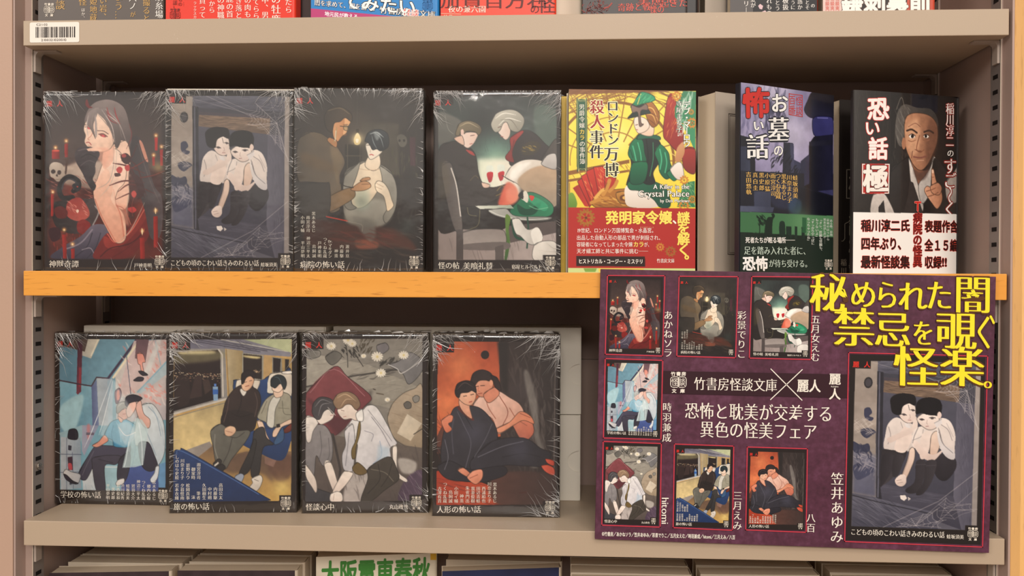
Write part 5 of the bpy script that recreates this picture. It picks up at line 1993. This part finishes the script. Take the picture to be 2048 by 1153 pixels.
def t_dark(L):
    L.spec('''h k 9a8f80 140*.9 232,124 恐
h b 9a8f80 96*.95 216,256 い
h k 9a8f80 134*.86 238,356 話
h n 9a8f80 150*.86 214,520 極
v k 9a8f80 66*.8=400 246,712 Ｔ病院の怪異
v m b8a994 46*.8=200 190,1050 稲川淳二''')
    L.rule([(206, 510), (362, 512), (360, 684), (206, 684)], 5, '9a8f80', 2, True)
    L.rule([(222, 826), (196, 840), (196, 930), (186, 945), (176, 945)], 4, '9a8f80', 2)
TXT.update(beast=t_beast, closet=t_closet, hospital=t_hospital, dinner=t_dinner, school=t_school, train=t_train, lying=t_lying, doll=t_doll)
# ---------------------------------------------------------------- upper shelf: four film-wrapped packs
TL4 = [(-1, 1, 44, .030, .42), (1, 1, 40, .024, .42)]
pack('beast', 'film-wrapped book pack showing a pale horned man with red candles, leftmost on the upper shelf', -0.3318, 0.0138, ZM, 1.5, 3, 0.012, 3, [(-1, 1, 46, .028, .4), (1, 1, 46, .026, .35), (1, 0, 26, .008, .25), (0, 1, 18, .006, .3), (0, -1, 14, .016, .5), (1, -1, 10, .022, .4)])
k2 = pack('closet', 'film-wrapped book pack showing two boys crouching in a closet behind cobwebs', -0.2256, 0.0116, ZM, 3.2, 5, 0.012, 5, [(-1, 1, 34, .026, .45), (1, 1, 44, .024, .5), (-1, 0, 90, .008, .25), (1, 0, 46, .007, .25), (0, 1, 60, .008, .4), (0, -1, 24, .008, .4)])
pack('hospital', 'film-wrapped book pack showing a doctor examining a seated patient under a bulb', -0.1171, 0.0090, ZM, 2.9, 6, 0.0125, 7, [(-1, 1, 50, .026, .35), (1, 1, 40, .024, .35), (-1, 0, 80, .007, .25), (1, 0, 50, .008, .25), (0, 1, 70, .011, .35), (0, -1, 30, .012, .4)])
pack('dinner', 'film-wrapped book pack showing two men at a green-lit dinner table with red drinks', -0.0048, 0.0217, ZM, 1.0, 5, 0.0125, 9, [(-1, 1, 44, .022, .4), (1, 1, 56, .026, .5), (0, 1, 90, .006, .25), (1, 0, 26, .007, .3), (0, -1, 20, .012, .5), (1, -1, 16, .02, .4)])
MB().box(-0.0524, 0.0522, 0.0016, 0.0040, 0.001, 0.1514).build('backing_card', WHITE_CARD, k2)['label'] = 'white backing card'
# lower shelf: four more
pack('school', 'film-wrapped book pack showing two boys among blue school lockers, leftmost on the lower shelf', -0.3464, 0.0543, ZL, -0.2, 2, 0.0108, 11, [(-1, 1, 60, .026, .4), (1, 1, 30, .018, .4), (-1, 0, 26, .01, .5), (0, 1, 36, .006, .4), (0, -1, 14, .008, .4)], 0.1068, 0.152, 0.8)
pack('train', 'film-wrapped book pack showing two men seated in a night train', -0.2311, 0.0344, ZL, 4.8, 3, 0.0116, 13, [(-1, 1, 56, .026, .4), (1, 1, 30, .022, .4), (-1, 0, 60, .010, .35), (0, 1, 40, .006, .4), (0, -1, 16, .008, .4)], 0.1075, 0.1545, 0.8)
pack('lying', 'film-wrapped book pack showing two young men lying on the floor among white flowers', -0.1184, 0.0411, ZL, 4.8, 3, 0.0125, 15, [(-1, 1, 34, .024, .4), (1, 1, 44, .030, .45), (-1, 0, 24, .008, .35), (1, 0, 18, .01, .3), (0, 1, 24, .006, .4), (0, -1, 12, .012, .5), (1, -1, 12, .024, .5)], 0.1075, 0.1545, 0.8)
pack('doll', 'film-wrapped book pack showing two men embracing before an orange wall', -0.0059, 0.0368, ZL, 0.8, 4, 0.0112, 17, [(-1, 1, 44, .03, .5), (1, 1, 60, .034, .45), (1, 0, 36, .014, .3), (-1, 0, 20, .01, .4), (0, 1, 30, .008, .4), (1, -1, 26, .03, .4)], 0.1075, 0.1545, 1.1)

# ---------------------------------------------------------------- upper shelf: loose books on the right
def loose(name, label, cat, x, y, z, rot, W, H, T, cmat, key=None, txt=None, band=None, bandtxt=None, spine=1, bow=None, over=None, lean=0, group=None, fold=None):
    r = thing(name, label, cat, (x, y, z), (math.radians(lean), 0, math.radians(rot)), group)
    book_body(r, W, H, T, cmat, spine=spine, bow=bow)
    if fold:
        y0 = float(bow(np.array(0.0)))
        MB().box(-W / 2 - 0.0006, -W / 2, y0 + 0.0002, T + 0.0004, 0, H).build('jacket_fold', fold, r, 0.0002)
    if key:
        px = cover_data(key); gy = px.shape[0]
        cut = gy if band is None else int(gy * band)
        mesh_obj('cover_art', art_mesh('cover_art', px, W, H, 0, cut, bow), PRINT_GLOSS, r, -0.00015)
        if txt:
            L = Letters(QUAD[key], W, H); txt(L); L.build(PRINT_GLOSS, r, -0.00020, bow)
        if band is not None:
            b = mesh_obj('paper_band', art_mesh('paper_band', px, W * 1.002, H, cut - 1, gy, bow), PRINT, r, -0.00045)
            L = Letters(QUAD[key], W, H); bandtxt(L); L.build(PRINT, r, -0.00050, bow)
        if over:
            L = Letters(QUAD[key], W, H); over(L); L.build(PRINT, r, -0.0007, bow)
    return r
CREAM = mat('cover_cream', hexl('e6dcc6'), 0.5, 0.3)
REDCOV = mat('cover_red_band', hexl('9c2822'), 0.4, 0.4)
loose('paperback', 'yellow and green paperback with a red paper band and a woman in a green hat', 'book', 0.1064, 0.0225, ZM, 5.8, 0.105, 0.150, 0.016, CREAM, 'palace', t_palace, 740 / 1146.0 * 0.995, t_palace_band)
NAVY = mat('cover_night', hexl('23222c'), 0.35, 0.5)
bow1 = lambda u: 0.0035 * (1 - u) ** 2 * 0 + 0.0028 * np.clip((0.16 - u) / 0.16, 0, 1) ** 2 * 0.3
loose('paperback', 'purple graveyard paperback with a green band, turned sideways above the fair poster', 'book', 0.2330, 0.0232, ZM, 30, 0.1010, 0.150, 0.006, NAVY, 'grave', t_grave, (785 - 30) / 1110.0, t_grave_band, 1, bow1, fold=NAVY)
bow2 = lambda u: 0.002 * np.clip((0.24 - u) / 0.24, 0, 1) ** 2 + 0.002 * np.clip((u - 0.8) / 0.2, 0, 1) ** 2
loose('paperback', 'black paperback with a staring man raising a finger and a white band of red-edged text', 'book', 0.3360, 0.0425, ZM, 18.5, 0.1035, 0.150, 0.005, COVER_DARK, 'man', t_man, (792 - 100) / 1045.0, t_man_band, 1, bow2, t_man_title, fold=COVER_DARK)
# second copies behind them
r = thing('paperback', 'dark paperback with grey lettering standing behind the staring-man book', 'book', (0.3365, 0.0809, ZM), (0, 0, math.radians(18.5)))
book_body(r, 0.105, 0.150, 0.011, mat('cover_charcoal', hexl('2b2522'), 0.5, 0.3))
L = Letters(QUAD['man'], 0.105, 0.150); t_dark(L); L.build(PRINT, r, -0.0002)
r = thing('paperback', 'blank grey paperback with a thin ruled frame, standing behind the graveyard book', 'book', (0.2204, 0.056, ZM), (0, 0, math.radians(30)))
book_body(r, 0.105, 0.150, 0.022, GREY_CARD)
L = Letters([(0, 0), (105, 0), (105, 150), (0, 150)], 0.105, 0.150)
L.rule([(14, 17), (91, 17), (91, 134), (14, 134)], 0.5, '4a413a', 1, True); L.rule([(15.4, 18.4), (89.6, 18.4), (89.6, 132.6), (15.4, 132.6)], 0.3, '4a413a', 1, True)
L.build(PRINT, r, -0.0002)
for i, (xx, yy, key) in enumerate(((0.1195, 0.0455, 'yellow'),)):
    r = thing('paperback', 'second yellow copy standing just behind the green-hat woman book', 'book', (0.1005, 0.0435, ZM), (0, 0, math.radians(4.5)))
    book_body(r, 0.105, 0.149, 0.016, mat('cover_yellow', hexl('d8b440'), 0.4, 0.4, vary=(60, 0.3)))

# ---------------------------------------------------------------- white card boxes behind the lower packs
def card_box(label, x0, x1, y0, z0, h, depth=0.055):
    r = thing('card_box', label, 'box', ((x0 + x1) / 2, y0, z0), (0, 0, 0), 'white card boxes behind the lower packs')
    w = x1 - x0
    MB().box(-w / 2, w / 2, 0.0012, depth, 0, h).build('box_body', WHITE_CARD, r, 0.0008)
    rr = 0.0095; zc = h * 0.46
    pts = [(-w / 2, 0.0003), (w / 2 - .0015, 0.0003), (w / 2 - .0015, zc - rr * 1.15)]
    for k in range(0, 17):
        a = -math.pi / 2 - math.pi * k / 16
        pts.append((w / 2 - .0015 - .0003 + rr * math.cos(a) * 1.05, zc + rr * math.sin(a)))
    pts += [(w / 2 - .0015, zc + rr * 1.15), (w / 2 - .0015, h - .0003), (-w / 2, h - .0003)]
    MB().prism(pts, 1, 0, 0.0011).build('front_flap', WHITE_CARD, r)
    return r
card_box('white card box with a thumb notch, lower of the two right of the orange-wall pack', -0.160, 0.0672, 0.0926, ZL, 0.0782)
card_box('white card box with a thumb notch, upper of the two right of the orange-wall pack', -0.160, 0.0676, 0.0926, ZL + 0.0786, 0.0790)
card_box('white card box whose top edge shows above the school pack at the left', -0.389, -0.164, 0.0805, ZL, 0.1576)

# ---------------------------------------------------------------- books standing on the top board (only their feet are in view)
def solid(h, rough=0.4): return mat('cover_' + h, hexl(h), rough, 0.4)
TOP = 'face-out paperbacks on the topmost shelf'
def topbook(label, x, w, y, cov, quad, prints, T=0.016, rot=0, band=None):
    r = thing('paperback', label, 'book', (x, y, ZT), (0, 0, math.radians(rot)), TOP)
    book_body(r, w, 0.150, T, solid(cov))
    L = Letters(quad, w, 0.150, 0)
    prints(L)
    L.build(PRINT, r, -0.0002)
    return r
def p_a(L):
    L.imprint(99, 20, .36)
    for x, y, s, c, b in ((122, -20, 20, 'c8a060', '怪談'), (168, -22, 17, 'c8a060', '怪怪'), (169, 16, 8, 'e8e0d4', 'ほか、'), (190, -5, 16, 'c8a060', '姫地蔵、'), (210, -7, 16, 'c8a060', 'い岩、'), (242, -15, 18, 'c8a060', 'まう…'),
                          (271, -12, 16, 'f0ece4', '八ノ'), (271, 23, 12, 'c8a060', 'が'), (299, -3, 16, 'c8a060', '撮ると'), (325, -14, 17, 'f0ece4', '京糸場')):
        L.text('v', 'm', c, str(s), x, y, b)
def p_b(L):
    L.imprint(352, 30, .36, '7c241a')
    for x, y, s, c, b in ((352, -10, 10, '7c241a', '怪談！'), (362, -6, 9, '7c241a', 'もの'), (372, 3, 9, '7c241a', '…'), (392, 2, 7, 'f4e8dc', 'ラックスカ…」と'), (407, -6, 14, 'f4e8dc', '買って…'), (426, 0, 13, 'f4e8dc', 'から'), (444, -8, 15, 'f4e8dc', 'の神職'),
                          (462, -10, 15, 'f4e8dc', '鹿の首'), (480, -5, 14, 'f4e8dc', 'き落と'), (498, -7, 14, 'f4e8dc', 'の肉も'), (515, -4, 14, 'f4e8dc', 'てらら'), (533, -8, 15, 'f4e8dc', '中、男'), (555, -12, 20, 'f4e8dc', 'の牡鹿'), (580, -4, 15, 'f4e8dc', 'たら')):
        L.text('v', 'm', c, str(s), x, y, b)
def p_c(L):
    L.patch([(620, 17), (800, 34), (880, 41), (880, 60), (620, 60)], 'b83c74', .4)
    L.slope = 0.095
    L.spec('''h b f8f6f0+1a1a20 34=150 684,-14 てみたい
h b f8f6f0+1a1a20 22 806,12 。
h m f8f6f0+2a3a60 13=130 627,-1 闇を求めて、闇を逝く。
h m f8f6f0+1a1a20 15=50 759,13 竹書房
h m d83c34+f8f0e8 15=33 807,17 怪談
h m f8f6f0+1a1a20 15=33 840,20 文庫
h b f8f0f4 10=68 648,23 地元民が教える''')
    L.slope = 0; L.imprint(857, 12, .36, '1a5c98')
def p_d(L):
    L.spec('''h m 5c1812 30=40 880,-12 加
h m 5c1812 30=175 922,-12 賀百万石
h m 5c1812 20 1060,8 の
h m 5c1812 40=36 1076,-12 怪
h m f6ead8 15=76 896,11 夜の兼六園''')
    L.rule([(882, 27), (922, 28.5)], 1, 'f0c8a8'); L.spec('h b f0c8a8 9=20 886,29 サラ')
def p_f(L):
    rng = random.Random(4)
    for k in range(60):
        a = rng.uniform(0, 6.28); r = rng.uniform(3, 24); x, y = 1190 + math.cos(a) * r * 1.2, 14 + math.sin(a) * r * .8
        L.rule([(x, y), (x + rng.uniform(-6, 6), y + rng.uniform(-4, 4)), (x + rng.uniform(-8, 8), y + rng.uniform(-6, 6))], .9, rng.choice(['7c2c24', '9c3a2e', '5c231e']))
    L.rule([(1205, 17), (1216, 14), (1223, 6)], 3, '9c3a2e')
    L.slope = -0.03
    L.spec('''h m d8584a 18=84 1274,-6 実態て
h m d8584a 18=58 1320,-2 起きた
h m d8584a 18=68 1234,6 奇跡と戦
h m d8584a 18=30 1300,10 慄の
h b d8584a 7=50 1234,28 ひどく怖い話''')
def p_h(L):
    L.patch([(1506, -100), (1634, -100), (1634, 40), (1506, 40)], '1c1a1c', .4)
    for x, y, s, b in ((1492, -12, 13, '物リーズ'), (1506, -6, 11, '夏が'), (1538, -4, 12, 'れもの'), (1555, 0, 11, 'とう'), (1571, -5, 13, '板扱'), (1586, 0, 10, 'うに'), (1600, -2, 11, '惑か'), (1615, 0, 10, 'とそ'), (1626, 7, 9, 'の')):
        L.text('v', 'm', 'e8e2da', str(s), x, y, b)
    L.patch([(1516, 12), (1520, 8), (1526, 12), (1524, 19), (1519, 18)], 'd8b8bc', 1); L.patch([(1523, 24), (1530, 21), (1534, 25), (1528, 27)], 'd8b8bc', 1)
def p_i(L):
    L.patch([(1645, -100), (1683, -100), (1683, 40), (1645, 40)], 'e0c4ba', .4)
    L.patch([(1683, -100), (1820, -100), (1812, 40), (1683, 40)], '2a2522', .4)
    L.spec('''v b d87468 9=36 1654,-6 怪談実話
v b d87468 9=36 1664,-6 怪談実話
v b d87468 9=36 1674,-6 怪談実話
h k f4eee6+6a5448 50=182 1681,-20 鎌剥裏前''')
topbook('charcoal paperback with gold and white lettering, leftmost on the topmost shelf', -0.3325, 0.106, 0.006, '5b524c', [(75.7, -317.6), (333.1, -323.6), (333.0, 42.5), (76.0, 45.6)], p_a)
topbook('vermilion paperback with white vertical lettering beside the charcoal one', -0.2235, 0.1085, 0.007, 'e0331c', [(333.1, -323.6), (594.6, -329.8), (594.0, 39.3), (333.0, 42.5)], p_b)
topbook('blue paperback with a magenta strip and slanted white lettering', -0.1037, 0.105, 0.006, '1f7fc4', [(620.6, -330.4), (881.1, -336.4), (880.0, 35.9), (620.0, 39.0)], p_c)
topbook('orange-red paperback with thin dark lettering, right of the blue one', -0.0031, 0.0935, 0.006, 'e23c1e', [(882.1, -336.5), (1114.5, -341.9), (1113.0, 33.0), (881.0, 35.8)], p_d)
topbook('black paperback with red lettering and a coiled red dragon', 0.1066, 0.0835, 0.006, '3a3432', [(1164.6, -343.1), (1380.0, -348.1), (1378.0, 29.8), (1163.0, 32.4)], p_f)
topbook('grey and black paperback with small white script and pale petals', 0.2160, 0.0685, 0.006, '4c4644', [(1462.2, -350.0), (1638.5, -354.1), (1636.0, 26.7), (1460.0, 28.8)], p_h)
topbook('pink, black and orange paperback with big white characters, rightmost on the topmost shelf', 0.2978, 0.0872, 0.006, 'c0452a', [(1647.6, -354.4), (1875.0, -359.7), (1872.0, 23.8), (1645.0, 26.5)], p_i)
def plainbook(label, x, y, w, T, cov, rot=0):
    r = thing('paperback', label, 'book', (x, y, ZT), (0, 0, math.radians(rot)), TOP)
    book_body(r, w, 0.150, T, cov); return r
plainbook('dark spine showing between the vermilion and the blue paperback on top', -0.2075, 0.026, 0.1, 0.05, solid('3a2a28'))
plainbook('white-covered book standing back between the orange-red and the black paperback', 0.041, 0.030, 0.048, 0.03, CREAM)
plainbook('dark book standing back right of the red-dragon paperback', 0.127, 0.034, 0.068, 0.03, solid('2e2a2a'))
plainbook('pale grey book standing back left of the white-script paperback', 0.193, 0.030, 0.054, 0.03, GREY_CARD)

# ---------------------------------------------------------------- bottom row: columns of paperbacks, heads only
BOT = 'paperbacks in the bottom row'
CV = mat('cover_dusk', hexl('3a2c30'), 0.4, 0.4, vary=(70, 0.7))
PALE = mat('cover_pale', hexl('d9cab4'), 0.5, 0.3)
def botbook(label, x, y, rot, W, T, cov, H=0.150, front=None):
    r = thing('paperback', label, 'book', (x, y, ZB), (0, 0, math.radians(rot)), BOT)
    book_body(r, W, H, T, cov)
    MB().box(-W / 2, W / 2 - 0.0024, -0.0002, -0.00001, 0.0, H).build('cover_front', front or cov, r)
    return r
ORD = ['frontmost', 'second', 'third', 'fourth', 'hindmost']
for ci, (xc, W, ys, rots, fronts, where) in enumerate((
        (-0.3420, 0.104, (0.040, 0.0645, 0.087, 0.1085), (6, 1, 0, 0), (CV, PALE, PALE, PALE), 'far left column'),
        (-0.2335, 0.105, (0.0505, 0.073, 0.095), (3.5, 1.5, 0), (CV, PALE, PALE), 'column left of the green-lettered book'),
        (-0.0020, 0.106, (0.068, 0.0915), (9, 0), (mat('cover_blue_night', hexl('232a4e'), 0.4, 0.4, vary=(50, .5)), PALE), 'column right of the green-lettered book'),
        (0.1110, 0.105, (0.0400, 0.0640, 0.0865), (1, 0, 0), (PALE, PALE, PALE), 'column below the poster left part'),
        (0.2230, 0.104, (0.0440, 0.0680, 0.0905), (3, 2, 0), (PALE, PALE, PALE), 'column below the poster middle part'),
        (0.3380, 0.105, (0.0520, 0.0780, 0.1020), (2, 0, 0), (PALE, PALE, PALE), 'far right column'))):
    for k, (yy, ro, fr) in enumerate(zip(ys, rots, fronts)):
        T = (ys[k + 1] - yy - 0.0012 if k + 1 < len(ys) else 0.019) - abs(math.sin(math.radians(ro)) * W / 2)
        botbook(f'cream-topped paperback, {ORD[k]} in the {where} of the bottom row', xc, yy, ro, W, T, PALE, 0.150, fr)
r = botbook('pale paperback with big green characters on its cover, standing tall in the bottom row', -0.1172, 0.0846, 9.2, 0.109, 0.018, CREAM, 0.155)
L = Letters([(630, 1116), (876, 1105), (876, 1455), (630, 1468)], 0.109, 0.155, -0.05)
L.spec('''h k 3f8436 56=222 640,1122 大阪電車春秋''')
L.patch([(862, 1106), (874, 1105.5), (874, 1119), (862, 1119)], 'e0b030', 1)
L.build(PRINT, r, -0.0004)

# ---------------------------------------------------------------- barcode sticker
lab = MB()
pts = []
for cx, cz, a0 in ((0.0195, 0.0069, 0), (-0.0195, 0.0069, 90), (-0.0195, -0.0069, 180), (0.0195, -0.0069, 270)):
    for k in range(5):
        a = math.radians(a0 + k * 22.5); pts.append((cx + 0.0014 * math.cos(a), cz + 0.0014 * math.sin(a)))
r = thing('barcode_label', 'white barcode sticker at the left end of the topmost shelf edge', 'label', (-0.3678, -0.0001, ZT - 0.0099))
lab.prism(pts, 1, -0.0002, 0.0).build('sticker', mat('sticker_paper', hexl('eee6da'), 0.5, 0.3), r)
L = Letters([(240, 172), (637, 172), (637, 343), (240, 343)], 0.0418, 0.0166)
L.start('label_lettering').spec('''h n 3a3230 26=92 293,178 C21-02
h n 3a3230 28=204 332,307 2100321020010''')
L.start('barcode')
rng = random.Random(12); x = 288
while x < 598:
    w = rng.choice([3, 3, 6, 6, 10]); L.patch([(x, 212), (x + w, 212), (x + w, 302), (x, 302)], '2a2422', 1); x += w + rng.choice([3, 4, 6, 9])
for b in L.build(PRINT_MATT, r, -0.00025): b.location.z = -0.0083

# ---------------------------------------------------------------- the fair poster
PQ = [(1193, 541), (1987, 556), (1978, 1104), (1189, 1082)]
PW, PH = 0.3045, 0.2145
ps = thing('poster', 'purple book fair poster board with yellow headline, seven small and one large cover picture', 'poster', (0.22815, -0.0046, -0.2072), (0, 0, 0))
ps.rotation_euler = (0, math.radians(0.95), 0)
pm = mat('poster_purple', hexl('582a40'), 0.5, 0.3)
n = pm.node_tree; b = n.nodes['Principled BSDF']; t = n.nodes['Texture Coordinate']
n1 = n.nodes.new('ShaderNodeTexNoise'); n1.inputs['Scale'].default_value = 26; n1.inputs['Detail'].default_value = 9; n1.inputs['Roughness'].default_value = 0.7; n1.inputs['Distortion'].default_value = 1.2
n.links.new(t.outputs['Object'], n1.inputs['Vector'])
rr = n.nodes.new('ShaderNodeValToRGB')
rr.color_ramp.elements[0].position = 0.30; rr.color_ramp.elements[0].color = (*hexl('3c1e2a'), 1)
rr.color_ramp.elements[1].position = 0.72; rr.color_ramp.elements[1].color = (*hexl('6c4058'), 1)
e = rr.color_ramp.elements.new(0.5); e.color = (*hexl('542c3e'), 1)
n2 = n.nodes.new('ShaderNodeTexNoise'); n2.inputs['Scale'].default_value = 230; n2.inputs['Detail'].default_value = 5
n.links.new(t.outputs['Object'], n2.inputs['Vector'])
mm = n.nodes.new('ShaderNodeMix'); mm.inputs[0].default_value = 0.42
n.links.new(n1.outputs[0], mm.inputs[2]); n.links.new(n2.outputs[0], mm.inputs[3]); n.links.new(mm.outputs[0], rr.inputs[0]); n.links.new(rr.outputs[0], b.inputs['Base Color'])
MB().box(-PW / 2, PW / 2, 0, 0.0042, 0, PH).build('board', [pm], ps, 0.0003)
L = Letters(PQ, PW, PH, 0.0195)
Y = 'f4e22e'
L.start('title_strip')
L.patch([(1321, 745), (1694, 751), (1694, 798), (1321, 790)], '331820')
for a, b2 in (((1538, 740), (1602, 803)), ((1602, 741), (1538, 802))): L.rule([a, b2], 1.8, IV, 3)
L.imprint(1353, 768, .56, IV)
FR = {'beast': [(1206.8, 554), (1323, 554.5), (1320.5, 715.5), (1204.5, 712)], 'hospital': [(1351.7, 555.5), (1470.5, 556.5), (1467.5, 718.6), (1349, 715.5)],
      'dinner': [(1498, 556), (1620.5, 557), (1619, 721.5), (1495, 719)], 'school': [(1204.7, 720.5), (1321, 724), (1319.3, 882.4), (1203.2, 879.5)],
      'lying': [(1202.9, 886.3), (1320.3, 890), (1320, 1056.7), (1202.4, 1053.5)], 'train': [(1346.5, 890.8), (1466, 894.5), (1465.6, 1062), (1346.2, 1057.5)],
      'doll': [(1493, 896), (1613.6, 899), (1613, 1065), (1492, 1061)], 'closet': [(1694, 707.5), (1970.8, 713.8), (1964, 1091.6), (1690, 1082.5)]}
for k, q in FR.items(): L.start('picture_frame', True).rule(q, 1.8, 'cc3a48', 1, True)
L.start('headline_lettering').spec(f'''h Y {Y}+5a3418 84*.95 1613,546 秘
h Y {Y}+5a3418 62*.9 1694,560 め
h Y {Y}+5a3418 64*.78 1744,560 ら
h Y {Y}+5a3418 66*.92 1790,562 れ
h Y {Y}+5a3418 66*.85 1845,560 た
h Y {Y}+5a3418 82*.93 1902,550 闇
h Y {Y}+5a3418 70*.5 1972,586 、
h Y {Y}+5a3418 84*1.05 1660,614 禁
h Y {Y}+5a3418 78*.98 1743,622 忌
h Y {Y}+5a3418 56*.82 1819,640 を
h Y {Y}+5a3418 82*1.02 1866,622 覗
h Y {Y}+5a3418 76*.58 1942,628 く
h Y {Y}+5a3418 88*1.05 1782,690 怪
h Y {Y}+5a3418 88*1.05 1874,690 楽
h Y {Y}+5a3418 48 1962,733 。
''')
L.start('strip_lettering').spec(f'''h m {IV} 28=168 1384,756 竹書房怪談文庫
h b {IV} 27=48 1591,760 麗人
h b {IV} 24 1655,748 麗
h b {IV} 24 1655,778 人
h n {IV} 4=15 1659,773 REIJIN
''')
L.start('slogan_lettering').spec(f'''h m {IV} 36=298 1366,806 恐怖と耽美が交差する
h m {IV} 36=236 1397,843 異色の怪美フェア
''')
L.start('copyright_line').spec(f'''h b {IV} 9.5=268 1203,1066 ©竹書房／あかねソラ／笠井あゆみ／彩景でりこ／五月女えむ／時羽兼成／hitomi／三月えみ／八百
''')
L.start('artist_name', True).spec(f'''r m {IV} 21/.98 1330,997 hitomi''')
for it in [(1331, 624, 'あかねソラ', 718), (1479, 624, '彩景でりこ', 720), (1627, 632, '五月女えむ', 726), (1331, 807, '時羽兼成', 888), (1475, 983, '三月えみ', 1062), (1622, 1026, '八百', 1066), (1674, 944, '笠井あゆみ', 1087)]:
    L.start('artist_name', True); columns(L, 'm', IV, 27 if it[0] == 1674 else 19, [it], L.cur[0])
L.build(PRINT_MATT, ps, -0.0007)
HP = homog(PQ)
names = {'beast': 'horned man', 'closet': 'large picture of two boys in a closet', 'hospital': 'doctor and patient', 'dinner': 'green-lit dinner', 'school': 'blue school lockers', 'train': 'night train', 'lying': 'two men lying among flowers', 'doll': 'orange wall'}
for k, q in FR.items():
    p = hmap(HP, np.array(q))
    x0, x1 = (p[0, 0] + p[3, 0]) / 2, (p[1, 0] + p[2, 0]) / 2; v0, v1 = (p[0, 1] + p[1, 1]) / 2, (p[2, 1] + p[3, 1]) / 2
    ins = 0.0016 if k != 'closet' else 0.002
    w, h = (x1 - x0) * PW - 2 * ins * .6, (v1 - v0) * PH - 2 * ins * .6
    a = mesh_obj('cover_picture', art_mesh('cover_picture', cover_data(k), w, h), PRINT_MATT, ps, -0.00025)
    a.location = (((x0 + x1) / 2 - .5) * PW, -0.00025, (1 - v1) * PH + ins * .6)
    a['label'] = 'small printed cover: ' + names[k] if k != 'closet' else 'large printed cover: two boys in a closet'
    letters_for(k, w, h).build(PRINT_MATT, a, -0.00015)
